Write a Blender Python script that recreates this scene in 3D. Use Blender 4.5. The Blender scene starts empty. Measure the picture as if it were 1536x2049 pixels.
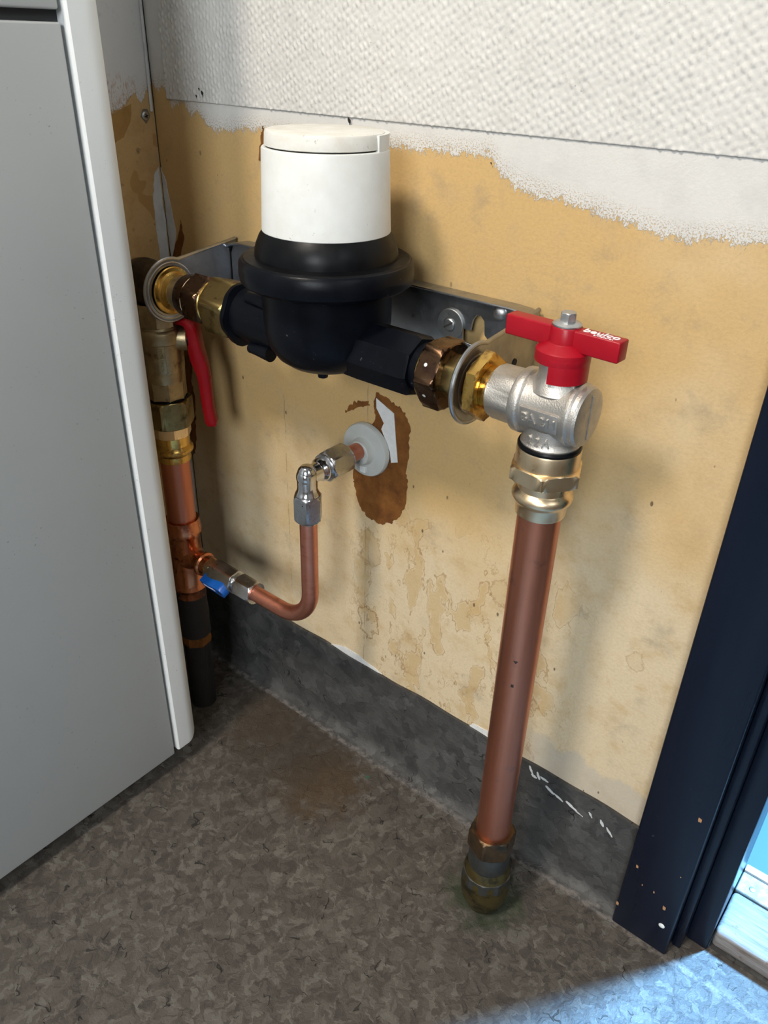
import bpy, bmesh, math, random
import numpy as np
from mathutils import Vector, Matrix

random.seed(7)
SC = bpy.context.scene
COL = SC.collection
PI = math.pi

# ------------------------------------------------------------------ camera
def set_camera():
    f, yaw, pitch, roll = 1583.2, math.radians(-38.561), math.radians(30.863), math.radians(1.711)
    fw = Vector((math.sin(yaw) * math.cos(pitch), math.cos(yaw) * math.cos(pitch), -math.sin(pitch)))
    rt = Vector((math.cos(yaw), -math.sin(yaw), 0))
    up = rt.cross(fw)
    r2 = rt * math.cos(roll) + up * math.sin(roll)
    u2 = -rt * math.sin(roll) + up * math.cos(roll)
    cam = bpy.data.cameras.new('camera')
    cam.sensor_fit = 'HORIZONTAL'
    cam.sensor_width = 36.0
    cam.lens = f * 36.0 / 1536
    cam.clip_start = 0.01
    o = bpy.data.objects.new('camera', cam)
    m = Matrix((r2, u2, -fw)).transposed().to_4x4()
    m.translation = Vector((0.6546, -0.4779, 0.6621))
    o.matrix_world = m
    COL.objects.link(o)
    SC.camera = o
set_camera()

# ------------------------------------------------------------------ light
def set_world():
    w = bpy.data.worlds.new('sky')
    SC.world = w
    w.use_nodes = True
    b = w.node_tree.nodes['Background']
    b.inputs[0].default_value = (0.42, 0.66, 1.0, 1)
    b.inputs[1].default_value = 1.0
set_world()

def area(name, loc, target, sx, sy, power, color):
    l = bpy.data.lights.new(name, 'AREA')
    l.shape = 'RECTANGLE'
    l.size, l.size_y = sx, sy
    l.energy = power
    l.color = color
    o = bpy.data.objects.new(name, l)
    o.location = loc
    o.rotation_euler = (Vector(target) - Vector(loc)).to_track_quat('-Z', 'Y').to_euler()
    COL.objects.link(o)
    return o

area('ceiling_lamp_light', (0.23, -1.30, 2.15), (0.33, 0.0, 0.42), 0.30, 0.30, 36.0, (1.0, 0.91, 0.79))
area('window_light', (1.38, -2.55, 1.40), (0.35, 0.0, 0.5), 0.80, 0.95, 52.0, (0.90, 0.96, 1.0))
area('side_window_light', (2.42, -0.75, 1.75), (0.0, -0.1, 0.6), 0.7, 0.8, 9.0, (0.92, 0.97, 1.0))

sun = bpy.data.lights.new('sun', 'SUN')
sun.energy = 29.0
sun.color = (0.22, 0.54, 1.0)
sun.angle = math.radians(7)
so = bpy.data.objects.new('sun', sun)
so.rotation_euler = Vector((-0.48, -0.88, -2.0)).to_track_quat('-Z', 'Y').to_euler()
so.location = (1.4, 1.4, 1.6)
COL.objects.link(so)

SC.view_settings.view_transform = 'Standard'
SC.view_settings.look = 'None'
SC.view_settings.gamma = 1.0
SC.view_settings.exposure = 0.06
SC.view_settings.use_curve_mapping = False
try:
    SC.cycles.use_denoising = True
    SC.cycles.max_bounces = 5
    SC.cycles.use_adaptive_sampling = True
    SC.cycles.adaptive_threshold = 0.04
    SC.cycles.adaptive_min_samples = 12
    SC.cycles.caustics_reflective = False
    SC.cycles.caustics_refractive = False
except Exception:
    pass

# ------------------------------------------------------------------ node helper
class G:
    def __init__(self, name):
        self.m = bpy.data.materials.new(name)
        self.m.use_nodes = True
        self.t = self.m.node_tree
        self.n = self.t.nodes
        self.l = self.t.links
        self.b = self.n['Principled BSDF']
        self.tc = self.n.new('ShaderNodeTexCoord')
    def node(self, typ, **kw):
        x = self.n.new(typ)
        for k, v in kw.items():
            setattr(x, k, v)
        return x
    def put(self, sock, v):
        if isinstance(v, bpy.types.NodeSocket):
            self.l.new(v, sock)
        elif isinstance(v, (tuple, list)):
            if sock.type == 'RGBA':
                sock.default_value = tuple(v[:3]) + (1.0,)
            else:
                sock.default_value = tuple(v)
        else:
            sock.default_value = v
    @property
    def P(self):
        return self.tc.outputs['Object']
    def m_(self, op, a, b=0.0, c=0.0, clamp=False):
        x = self.node('ShaderNodeMath', operation=op, use_clamp=clamp)
        self.put(x.inputs[0], a); self.put(x.inputs[1], b)
        if op in ('MULTIPLY_ADD', 'SMOOTH_MIN', 'SMOOTH_MAX', 'COMPARE'):
            self.put(x.inputs[2], c)
        return x.outputs[0]
    def sep(self, v=None):
        x = self.node('ShaderNodeSeparateXYZ')
        self.put(x.inputs[0], v if v is not None else self.P)
        return x.outputs
    def com(self, x, y, z=0.0):
        n = self.node('ShaderNodeCombineXYZ')
        self.put(n.inputs[0], x); self.put(n.inputs[1], y); self.put(n.inputs[2], z)
        return n.outputs[0]
    def vm(self, op, a, b=(0, 0, 0), s=None):
        x = self.node('ShaderNodeVectorMath', operation=op)
        self.put(x.inputs[0], a); self.put(x.inputs[1], b)
        if s is not None:
            self.put(x.inputs[3], s)
        return x.outputs[0]
    def scale(self, v, sx, sy, sz):
        return self.vm('MULTIPLY', v, (sx, sy, sz))
    def noise(self, v, s, d=3.0, r=0.55, dist=0.0, col=False):
        x = self.node('ShaderNodeTexNoise')
        self.put(x.inputs['Vector'], v); self.put(x.inputs['Scale'], s)
        self.put(x.inputs['Detail'], d); self.put(x.inputs['Roughness'], r)
        self.put(x.inputs['Distortion'], dist)
        return x.outputs['Color'] if col else x.outputs[0]
    def vor(self, v, s, feature='F1', out='Distance', rnd=1.0):
        x = self.node('ShaderNodeTexVoronoi', feature=feature)
        self.put(x.inputs['Vector'], v); self.put(x.inputs['Scale'], s)
        self.put(x.inputs['Randomness'], rnd)
        return x.outputs[out]
    def ss(self, v, a, b, lo=0.0, hi=1.0):
        x = self.node('ShaderNodeMapRange', interpolation_type='SMOOTHSTEP')
        self.put(x.inputs[0], v); self.put(x.inputs[1], a); self.put(x.inputs[2], b)
        self.put(x.inputs[3], lo); self.put(x.inputs[4], hi)
        return x.outputs[0]
    def mix(self, f, a, b, blend='MIX'):
        x = self.node('ShaderNodeMix', data_type='RGBA', blend_type=blend)
        self.put(x.inputs[0], f); self.put(x.inputs[6], a); self.put(x.inputs[7], b)
        return x.outputs[2]
    def ramp(self, f, stops, interp='LINEAR'):
        x = self.node('ShaderNodeValToRGB')
        x.color_ramp.interpolation = interp
        e = x.color_ramp.elements
        while len(e) < len(stops):
            e.new(0.5)
        for i, (p, c) in enumerate(stops):
            e[i].position = p
            e[i].color = tuple(c) + (1.0,)
        self.put(x.inputs[0], f)
        return x.outputs[0]
    def fcurve(self, v, pts):
        x = self.node('ShaderNodeFloatCurve')
        c = x.mapping.curves[0]
        pts = sorted(pts)
        c.points[0].location = pts[0]
        c.points[1].location = pts[-1]
        for p in pts[1:-1]:
            c.points.new(*p)
        for p in c.points:
            p.handle_type = 'VECTOR'
        x.mapping.update()
        self.put(x.inputs['Value'], v)
        return x.outputs[0]
    def bump(self, h, dist=0.001, strength=1.0, nrm=None):
        x = self.node('ShaderNodeBump')
        x.inputs['Strength'].default_value = strength
        x.inputs['Distance'].default_value = dist
        self.put(x.inputs['Height'], h)
        if nrm is not None:
            self.put(x.inputs['Normal'], nrm)
        return x.outputs[0]
    def out(self, color=None, rough=None, metal=None, normal=None, spec=None, coat=None):
        for k, v in (('Base Color', color), ('Roughness', rough), ('Metallic', metal), ('Normal', normal),
                     ('Specular IOR Level', spec), ('Coat Weight', coat)):
            if v is not None:
                self.put(self.b.inputs[k], v)
        return self.m

MAT = {}
def metal(name, c1, c2, rough=0.3, var=0.12, scale=90.0, bump=0.0, stretch=(1, 1, 1), dirt=None, dirt_amt=0.0, met=1.0):
    g = G(name)
    v = g.scale(g.P, *stretch)
    n = g.noise(v, scale, 4.0, 0.6)
    col = g.mix(g.ss(n, 0.3, 0.7), c1, c2)
    if dirt:
        d = g.noise(g.P, 60.0, 5.0, 0.65)
        col = g.mix(g.ss(d, 0.62 - dirt_amt * 0.3, 0.75 - dirt_amt * 0.2), col, dirt)
    r = g.ss(n, 0.2, 0.8, max(0.03, rough - var), rough + var)
    nr = None
    if bump:
        nr = g.bump(g.noise(v, scale * 9, 3.0, 0.6), bump)
    MAT[name] = g.out(col, r, met, nr)
def plastic(name, c1, c2, rough=0.4, scale=50.0, bump=0.0, spec=0.5, speck=None):
    g = G(name)
    n = g.noise(g.P, scale, 5.0, 0.6)
    col = g.mix(g.ss(n, 0.35, 0.75), c1, c2)
    if speck:
        s = g.noise(g.P, 420.0, 2.0, 0.5)
        s2 = g.noise(g.P, 34.0, 3.0, 0.6)
        k = g.m_('MULTIPLY', g.ss(s, 0.66, 0.74), g.ss(s2, 0.5, 0.66))
        col = g.mix(k, col, speck)
    nr = g.bump(g.noise(g.P, 900.0, 3.0), bump) if bump else None
    MAT[name] = g.out(col, g.ss(n, 0.2, 0.8, rough - 0.06, rough + 0.08), 0.0, nr, spec)

metal('copper', (0.66, 0.265, 0.165), (0.54, 0.195, 0.115), 0.40, 0.06, 60, 0.00004, (1, 1, 0.08), (0.42, 0.19, 0.14), 0.10)
metal('copper_bright', (0.62, 0.25, 0.13), (0.48, 0.17, 0.08), 0.27, 0.08, 55, 0.00006, (1, 1, 1), (0.30, 0.10, 0.06), 0.25)
metal('copper_small', (0.68, 0.29, 0.20), (0.57, 0.22, 0.145), 0.42, 0.08, 60, 0.00004, (1, 1, 1), (0.36, 0.15, 0.10), 0.15)
metal('brass_new', (0.88, 0.66, 0.40), (0.84, 0.68, 0.47), 0.32, 0.08, 70, 0.00004)
metal('brass_gold', (0.72, 0.46, 0.13), (0.60, 0.37, 0.10), 0.24, 0.08, 80, 0.00004, dirt=(0.25, 0.14, 0.05), dirt_amt=0.3)
metal('brass_tarnish', (0.15, 0.085, 0.045), (0.09, 0.050, 0.032), 0.27, 0.10, 70, 0.00004, dirt=(0.07, 0.04, 0.03), dirt_amt=0.3)
metal('brass_olive', (0.36, 0.27, 0.11), (0.25, 0.18, 0.075), 0.34, 0.10, 70, 0.00004, dirt=(0.12, 0.08, 0.03), dirt_amt=0.3)
metal('brass_cast', (0.46, 0.37, 0.22), (0.36, 0.28, 0.16), 0.42, 0.08, 90, 0.00012, dirt=(0.18, 0.13, 0.07), dirt_amt=0.25)
metal('brass_old_dark', (0.060, 0.046, 0.032), (0.035, 0.028, 0.022), 0.46, 0.10, 80, 0.0001, dirt=(0.09, 0.06, 0.035), dirt_amt=0.3, met=0.8)
metal('nickel_cast', (0.58, 0.55, 0.51), (0.50, 0.475, 0.44), 0.47, 0.06, 120, 0.00022)
metal('chrome', (0.58, 0.59, 0.60), (0.48, 0.48, 0.49), 0.28, 0.08, 60, 0.00003)
metal('chrome_elbow', (0.72, 0.73, 0.75), (0.62, 0.63, 0.65), 0.13, 0.05, 60, 0.00005)
metal('steel_plate', (0.46, 0.47, 0.49), (0.34, 0.345, 0.36), 0.36, 0.10, 45, 0.00004, dirt=(0.27, 0.27, 0.28), dirt_amt=0.1)
metal('zinc', (0.56, 0.57, 0.58), (0.46, 0.47, 0.48), 0.42, 0.08, 90, 0.00005)
metal('washer_zinc', (0.36, 0.37, 0.37), (0.28, 0.29, 0.29), 0.46, 0.08, 120, 0.00005)
metal('sill_metal', (0.26, 0.30, 0.29), (0.18, 0.23, 0.22), 0.5, 0.1, 150, 0.00005, met=0.6)
plastic('red_plastic', (0.31, 0.003, 0.012), (0.35, 0.005, 0.015), 0.36, 60, 0.00003, spec=0.35)
plastic('red_lever', (0.23, 0.002, 0.005), (0.27, 0.004, 0.007), 0.32, 60, 0.00003, spec=0.25)
plastic('blue_plastic', (0.003, 0.075, 0.33), (0.005, 0.09, 0.38), 0.36, 60)
plastic('white_print', (0.80, 0.80, 0.80), (0.85, 0.85, 0.85), 0.5)
plastic('white_cap', (0.72, 0.73, 0.71), (0.66, 0.66, 0.63), 0.5, 40, 0.00004, speck=(0.35, 0.34, 0.31))
plastic('lid_dusty', (0.70, 0.69, 0.65), (0.62, 0.59, 0.52), 0.6, 60, 0.00006, speck=(0.40, 0.34, 0.26))
plastic('black_meter', (0.0022, 0.0029, 0.0050), (0.0036, 0.0046, 0.0075), 0.33, 40, 0.00006, spec=0.13, speck=(0.05, 0.05, 0.055))
plastic('black_rubber', (0.0030, 0.0033, 0.0042), (0.005, 0.0053, 0.0062), 0.36, 80, spec=0.15)
plastic('dark_sleeve', (0.012, 0.010, 0.010), (0.020, 0.016, 0.014), 0.7, 60, 0.0002)
plastic('escutcheon_grey', (0.52, 0.53, 0.50), (0.47, 0.48, 0.455), 0.42, 60, 0.00003)
plastic('cabinet_grey', (0.47, 0.485, 0.485), (0.445, 0.46, 0.46), 0.5, 6, 0.00003, spec=0.4, speck=(0.25, 0.26, 0.26))
plastic('cabinet_white', (0.80, 0.815, 0.81), (0.76, 0.775, 0.77), 0.45, 8, 0.0, speck=(0.48, 0.48, 0.47))
plastic('cabinet_inside', (0.03, 0.03, 0.032), (0.04, 0.04, 0.042), 0.7, 30)
plastic('room_white', (0.24, 0.23, 0.215), (0.21, 0.20, 0.19), 0.8, 4)
plastic('ochre_patch', (0.36, 0.205, 0.06), (0.31, 0.17, 0.05), 0.8, 90)
plastic('chip_wood', (0.42, 0.22, 0.11), (0.36, 0.18, 0.08), 0.8, 200)
plastic('caulk_white', (0.62, 0.63, 0.63), (0.50, 0.51, 0.51), 0.55, 70, 0.0001)
plastic('paper_white', (0.74, 0.73, 0.71), (0.66, 0.65, 0.63), 0.7, 160, 0.0001, speck=(0.3, 0.3, 0.3))
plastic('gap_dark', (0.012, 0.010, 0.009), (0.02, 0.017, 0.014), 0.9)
plastic('nail_white', (0.75, 0.78, 0.76), (0.7, 0.72, 0.7), 0.5)

# ------------------------------------------------------------------ wall / floor materials
def mat_wall(name, edge, xr, zr, left=False):
    """old glued wall: yellowed base, white paint above a ragged brush edge, water stains"""
    g = G(name)
    s = g.sep()
    h = s[1] if left else s[0]
    z = s[2]
    v = g.com(h, z, 0.0)
    # base yellowed paper
    big = g.noise(v, 7.0, 3.0, 0.6)
    mid = g.noise(v, 38.0, 5.0, 0.65)
    fine = g.noise(v, 420.0, 3.0, 0.6)
    gold, cream, tan = (0.58, 0.385, 0.165), (0.66, 0.535, 0.355), (0.53, 0.365, 0.18)
    if left:
        gold, cream, tan = (0.52, 0.35, 0.16), (0.52, 0.37, 0.19), (0.42, 0.26, 0.10)
    f = g.m_('ADD', g.m_('MULTIPLY', big, 0.8), g.ss(z, 0.50, 0.16, -0.30, 0.30))
    if not left:
        f = g.m_('ADD', f, g.ss(h, 0.30, 0.56, 0.0, 0.26))
    col = g.mix(g.ss(f, 0.28, 0.72), gold, cream)
    col = g.mix(g.ss(mid, 0.47, 0.72, 0.0, 0.65), col, tan)
    col = g.mix(g.ss(fine, 0.35, 0.75, 0.0, 0.15), col, (0.30, 0.20, 0.10))
    # grime
    gr = g.noise(v, 22.0, 5.0, 0.7)
    col = g.mix(g.m_('MULTIPLY', g.ss(gr, 0.54, 0.76), 0.45), col, (0.27, 0.22, 0.16))
    if not left:
        # contour-like water lines, vertical drips low on the wall
        wv = g.com(g.m_('ADD', h, g.m_('MULTIPLY', g.m_('SUBTRACT', g.noise(v, 60.0, 3.0), 0.5), 0.012)), g.m_('MULTIPLY', z, 0.42), 0.0)
        dn = g.noise(wv, 46.0, 3.0, 0.5)
        line = g.m_('SUBTRACT', 1.0, g.ss(g.m_('ABSOLUTE', g.m_('SUBTRACT', dn, 0.56)), 0.0, 0.012))
        area_m = g.m_('MULTIPLY', g.ss(z, 0.335, 0.28), g.ss(h, 0.215, 0.26))
        area_m = g.m_('MULTIPLY', area_m, g.ss(h, 0.50, 0.44))
        col = g.mix(g.m_('MULTIPLY', g.m_('MULTIPLY', line, area_m), 0.6), col, (0.30, 0.155, 0.045))
        dn2 = g.noise(g.vm('ADD', wv, (3.1, 1.7, 0)), 105.0, 4.0, 0.6)
        line2 = g.m_('SUBTRACT', 1.0, g.ss(g.m_('ABSOLUTE', g.m_('SUBTRACT', dn2, 0.57)), 0.0, 0.022))
        line2 = g.m_('MULTIPLY', line2, g.ss(g.noise(v, 24.0, 2.0), 0.46, 0.62))
        col = g.mix(g.m_('MULTIPLY', g.m_('MULTIPLY', line2, area_m), 0.5), col, (0.27, 0.145, 0.05))
        fill = g.m_('MULTIPLY', g.ss(dn, 0.56, 0.60), area_m)
        col = g.mix(g.m_('MULTIPLY', fill, 0.42), col, (0.48, 0.29, 0.085))
        # single ring stains (centre, half axes, depth of the rim, depth of the filling)
        wn = g.noise(v, 95.0, 4.0, 0.68)
        for cx, cz, rx, rz, rim, fil in ((0.258, 0.163, 0.0115, 0.0175, 0.75, 0.12), (0.2575, 0.251, 0.0125, 0.0200, 0.42, 0.30),
                                         (0.4015, 0.268, 0.010, 0.013, 0.45, 0.22), (0.520, 0.262, 0.0065, 0.009, 0.35, 0.12), (0.310, 0.150, 0.014, 0.024, 0.30, 0.12)):
            dx = g.m_('DIVIDE', g.m_('SUBTRACT', h, cx), rx)
            dz = g.m_('DIVIDE', g.m_('SUBTRACT', z, cz), rz)
            d = g.m_('SQRT', g.m_('ADD', g.m_('MULTIPLY', dx, dx), g.m_('MULTIPLY', dz, dz)))
            d = g.m_('ADD', d, g.m_('MULTIPLY', g.m_('SUBTRACT', wn, 0.5), 2.1))
            k = g.m_('SUBTRACT', 1.0, g.ss(g.m_('ABSOLUTE', g.m_('SUBTRACT', d, 1.0)), 0.0, 0.16))
            col = g.mix(g.m_('MULTIPLY', k, rim), col, (0.26, 0.13, 0.035))
            col = g.mix(g.m_('MULTIPLY', g.ss(d, 1.02, 0.92), fil), col, (0.42, 0.25, 0.08))
        # greyed, scrubbed paper along the skirting near the door
        gp = g.m_('ADD', z, g.m_('MULTIPLY', g.m_('SUBTRACT', g.noise(v, 30.0, 4.0), 0.5), 0.07))
        gm = g.m_('MULTIPLY', g.ss(gp, 0.150, 0.138), g.ss(h, 0.435, 0.455))
        col = g.mix(g.m_('MULTIPLY', gm, 0.55), col, (0.44, 0.41, 0.36))
        # dull sooty stripe of bare glue (vertical paper joints)
        for jx in (0.148, 0.2505):
            jd = g.m_('ABSOLUTE', g.m_('SUBTRACT', h, g.m_('ADD', jx, g.m_('MULTIPLY', g.noise(v, 40.0), 0.004))))
            jm = g.m_('MULTIPLY', g.ss(jd, 0.0009, 0.0002), g.ss(g.noise(v, 70.0, 2.0), 0.4, 0.6))
            col = g.mix(g.m_('MULTIPLY', jm, 0.45), col, (0.20, 0.13, 0.07))
    else:
        dk = g.noise(v, 48.0, 4.0, 0.6, 0.4)
        col = g.mix(g.ss(dk, 0.60, 0.74, 0.0, 0.75), col, (0.10, 0.075, 0.05))
        och = g.noise(v, 30.0, 2.0, 0.5)
        col = g.mix(g.ss(och, 0.56, 0.58, 0.0, 0.6), col, (0.36, 0.20, 0.06))
    # small dark flecks
    fv = g.com(h, g.m_('MULTIPLY', z, 0.55), 0.0)
    fl = g.vor(fv, 85.0, 'F1', 'Distance')
    sel = g.noise(fv, 26.0, 2.0)
    rnd = g.sep(g.vor(fv, 85.0, 'F1', 'Color'))[0]
    rad = g.m_('MULTIPLY', g.ss(rnd, 0.50, 1.0), 0.10)
    fm = g.m_('MULTIPLY', g.ss(g.m_('SUBTRACT', fl, rad), 0.015, -0.03), g.ss(rnd, 0.50, 0.60))
    fm = g.m_('MULTIPLY', fm, g.ss(sel, 0.30, 0.50))
    col = g.mix(g.m_('MULTIPLY', fm, 0.8), col, (0.075, 0.045, 0.028))
    # white paint
    hn = g.m_('DIVIDE', g.m_('SUBTRACT', h, xr[0]), xr[1] - xr[0], clamp=True)
    pts = [((a - xr[0]) / (xr[1] - xr[0]), (b - zr[0]) / (zr[1] - zr[0])) for a, b in edge]
    e = g.m_('ADD', g.m_('MULTIPLY', g.fcurve(hn, pts), zr[1] - zr[0]), zr[0])
    brush = g.noise(g.com(g.m_('MULTIPLY', h, 2.2), z, 0.0), 240.0, 5.0, 0.75)
    broad = g.noise(g.com(h, g.m_('MULTIPLY', z, 0.3), 0.0), 90.0, 2.0)
    amp = 0.008 if left else 0.016
    zz = g.m_('ADD', z, g.m_('MULTIPLY', g.m_('SUBTRACT', brush, 0.5), amp * 1.6))
    zz = g.m_('ADD', zz, g.m_('MULTIPLY', g.m_('SUBTRACT', broad, 0.5), amp * 0.7))
    wm = g.ss(g.m_('SUBTRACT', zz, e), -0.0002, 0.0007)
    # thin coat: base shows through in brushed specks near the edge
    thin = g.ss(g.m_('SUBTRACT', z, e), 0.0, 0.016, 0.9, 0.0)
    holes = g.m_('MULTIPLY', g.ss(g.noise(v, 900.0, 3.0, 0.6), 0.52, 0.62), thin)
    wm = g.m_('MULTIPLY', wm, g.m_('SUBTRACT', 1.0, holes))
    white = g.mix(g.ss(mid, 0.4, 0.75), (0.64, 0.625, 0.595), (0.59, 0.575, 0.55))
    if left:
        white = g.mix(g.ss(g.noise(v, 60.0, 5.0, 0.7), 0.55, 0.7, 0.0, 0.35), (0.62, 0.62, 0.62), (0.38, 0.37, 0.36))
        pk = g.m_('MULTIPLY', g.ss(g.noise(g.com(h, g.m_('MULTIPLY', z, 0.25)), 600.0, 3.0), 0.5, 0.62),
                  g.m_('MULTIPLY', g.ss(z, 0.636, 0.622), g.ss(h, -0.012, -0.022)))
        white = g.mix(g.m_('MULTIPLY', pk, 0.7), white, (0.44, 0.30, 0.24))
    col = g.mix(wm, col, white)
    hgt = g.m_('ADD', g.m_('MULTIPLY', fine, 0.5), g.m_('ADD', g.m_('MULTIPLY', wm, 0.6), g.m_('MULTIPLY', mid, 0.8)))
    nr = g.bump(hgt, 0.00035)
    MAT[name] = g.out(col, g.ss(mid, 0.3, 0.7, 0.62, 0.82), 0.0, nr, 0.3)

EDGE = [(0.0, 0.6243), (0.0075, 0.6189), (0.0152, 0.6231), (0.026, 0.6064), (0.0407, 0.613), (0.0521, 0.6004), (0.0593, 0.6047), (0.0738, 0.5925), (0.0992, 0.5937), (0.1237, 0.597), (0.18, 0.5954), (0.2714, 0.5964), (0.3373, 0.5977), (0.3549, 0.5978), (0.3618, 0.588), (0.3739, 0.5818), (0.4002, 0.5774), (0.4286, 0.5737), (0.4589, 0.5692), (0.4843, 0.5659), (0.5099, 0.5685), (0.57, 0.574), (0.8, 0.585)]
EDGE_L = [(-0.25, 0.600), (-0.12, 0.597), (-0.0467, 0.6015), (-0.038, 0.6035), (-0.0269, 0.6096), (-0.0183, 0.6158), (-0.0134, 0.608), (-0.0042, 0.6205), (0.0, 0.624)]
mat_wall('wall_aged', EDGE, (0.0, 0.8), (0.54, 0.66))
mat_wall('wall_aged_left', EDGE_L, (-0.25, 0.0), (0.54, 0.66), True)

def mat_wallpaper():
    g = G('wallpaper')
    n = g.noise(g.P, 60.0, 4.0, 0.6)
    d = g.noise(g.P, 700.0, 2.0, 0.5)
    sel = g.noise(g.P, 30.0, 2.0)
    x = g.sep()[0]
    col = g.mix(g.ss(n, 0.35, 0.75), (0.62, 0.605, 0.575), (0.565, 0.55, 0.52))
    k = g.m_('MULTIPLY', g.ss(d, 0.70, 0.76), g.ss(sel, 0.5, 0.62))
    col = g.mix(g.m_('MULTIPLY', k, 0.7), col, (0.16, 0.15, 0.14))
    MAT['wallpaper'] = g.out(col, 0.7, 0.0, g.bump(g.noise(g.P, 500.0, 3.0), 0.0002), 0.3)
mat_wallpaper()

def mat_board():
    g = G('bare_board')
    n = g.noise(g.P, 70.0, 5.0, 0.65)
    f = g.noise(g.scale(g.P, 1, 1, 1), 600.0, 3.0, 0.6)
    col = g.ramp(n, [(0.3, (0.11, 0.038, 0.009)), (0.5, (0.19, 0.070, 0.014)), (0.7, (0.25, 0.100, 0.022))])
    col = g.mix(g.ss(f, 0.4, 0.8, 0.0, 0.3), col, (0.12, 0.05, 0.02))
    MAT['bare_board'] = g.out(col, 0.8, 0.0, g.bump(g.m_('ADD', n, f), 0.0004), 0.25)
mat_board()

def mat_lino(name, cols, flake, axes, stains=()):
    g = G(name)
    s = g.sep()
    a, b = s[axes[0]], s[axes[1]]
    if axes[1] == 2:
        b = g.m_('ADD', s[2], s[1])
    v = g.com(a, b, 0.0)
    wc = g.vm('SUBTRACT', g.noise(v, 70.0, 3.0, 0.6, col=True), (0.5, 0.5, 0.5))
    w = g.vm('ADD', v, g.scale(wc, 0.024, 0.024, 0.0))
    c1 = g.sep(g.vor(w, flake, 'F1', 'Color'))[0]
    c2 = g.sep(g.vor(g.vm('ADD', w, (0.31, 0.17, 0.0)), flake * 0.55, 'F1', 'Color'))[1]
    t = g.m_('ADD', g.m_('MULTIPLY', c1, 0.55), g.m_('MULTIPLY', c2, 0.45))
    col = g.ramp(t, [(0.18, cols[0]), (0.36, cols[1]), (0.52, cols[2]), (0.68, cols[3]), (0.85, cols[4])])
    col = g.mix(g.ss(g.noise(v, 130.0, 3.0), 0.3, 0.7, 0.0, 0.35), col, cols[2])
    # thin squiggles of the pattern
    wv = g.vm('ADD', v, g.scale(g.vm('SUBTRACT', g.noise(v, 45.0, 2.0, col=True), (0.5, 0.5, 0.5)), 0.03, 0.03, 0))
    sq = g.m_('ABSOLUTE', g.m_('SUBTRACT', g.noise(wv, 42.0, 1.5, 0.45), 0.5))
    sm = g.m_('MULTIPLY', g.m_('SUBTRACT', 1.0, g.ss(sq, 0.0035, 0.0085)), g.ss(g.noise(v, 62.0, 1.0), 0.57, 0.62))
    col = g.mix(g.m_('MULTIPLY', sm, 0.8), col, (0.018, 0.016, 0.014))
    wd = g.m_('ADD', s[1], g.m_('MULTIPLY', g.m_('SUBTRACT', g.noise(s[0], 60.0, 3.0), 0.5), 0.010))
    wr_ = g.m_('SUBTRACT', 1.0, g.ss(g.m_('ABSOLUTE', g.m_('ADD', wd, 0.0205)), 0.0010, 0.0048))
    wr_ = g.m_('MULTIPLY', wr_, g.m_('MULTIPLY', g.ss(g.noise(v, 130.0, 4.0, 0.7), 0.35, 0.62), g.ss(s[2], 0.020, 0.008)))
    col = g.mix(g.m_('MULTIPLY', wr_, 0.62), col, (0.225, 0.200, 0.185))
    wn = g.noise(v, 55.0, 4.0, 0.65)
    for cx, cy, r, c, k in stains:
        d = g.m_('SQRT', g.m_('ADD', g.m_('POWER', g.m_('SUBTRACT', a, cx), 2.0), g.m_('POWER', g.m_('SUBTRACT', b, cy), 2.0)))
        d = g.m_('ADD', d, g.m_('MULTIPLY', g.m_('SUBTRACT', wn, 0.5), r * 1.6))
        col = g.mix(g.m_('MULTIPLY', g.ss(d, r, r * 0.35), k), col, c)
    hgt = g.m_('ADD', g.m_('MULTIPLY', g.noise(w, 160.0, 3.0), 1.0), g.m_('MULTIPLY', sm, -0.6))
    MAT[name] = g.out(col, 0.55, 0.0, g.bump(hgt, 0.0009), 0.35)
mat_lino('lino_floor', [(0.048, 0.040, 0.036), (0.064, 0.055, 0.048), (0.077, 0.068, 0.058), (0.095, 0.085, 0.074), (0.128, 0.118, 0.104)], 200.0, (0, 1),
         ((0.262, -0.075, 0.060, (0.060, 0.037, 0.018), 0.75), (0.20, -0.06, 0.085, (0.042, 0.034, 0.026), 0.6), (0.462, -0.072, 0.043, (0.022, 0.034, 0.016), 0.85), (0.15, -0.05, 0.06, (0.06, 0.045, 0.03), 0.6),  # brown spots by the left skirting: soil, and corner shade darkened into the colour
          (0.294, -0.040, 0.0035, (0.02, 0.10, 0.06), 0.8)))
mat_lino('lino_skirting', [(0.038, 0.037, 0.037), (0.048, 0.047, 0.046), (0.058, 0.057, 0.055), (0.068, 0.067, 0.065), (0.088, 0.086, 0.084)], 95.0, (0, 2))

def mat_navy():
    g = G('navy_paint')
    n = g.noise(g.scale(g.P, 1, 1, 0.1), 60.0, 4.0, 0.6)
    col = g.mix(g.ss(n, 0.35, 0.7), (0.0045, 0.0070, 0.016), (0.0065, 0.0100, 0.021))
    sc = g.noise(g.P, 260.0, 4.0, 0.7)
    sel = g.noise(g.P, 24.0, 2.0)
    k = g.m_('MULTIPLY', g.ss(sc, 0.66, 0.72), g.ss(sel, 0.55, 0.68))
    col = g.mix(g.m_('MULTIPLY', k, 0.6), col, (0.07, 0.075, 0.09))
    MAT['navy_paint'] = g.out(col, g.ss(n, 0.3, 0.7, 0.26, 0.36), 0.0, g.bump(n, 0.0001), 0.2)
mat_navy()

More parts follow.
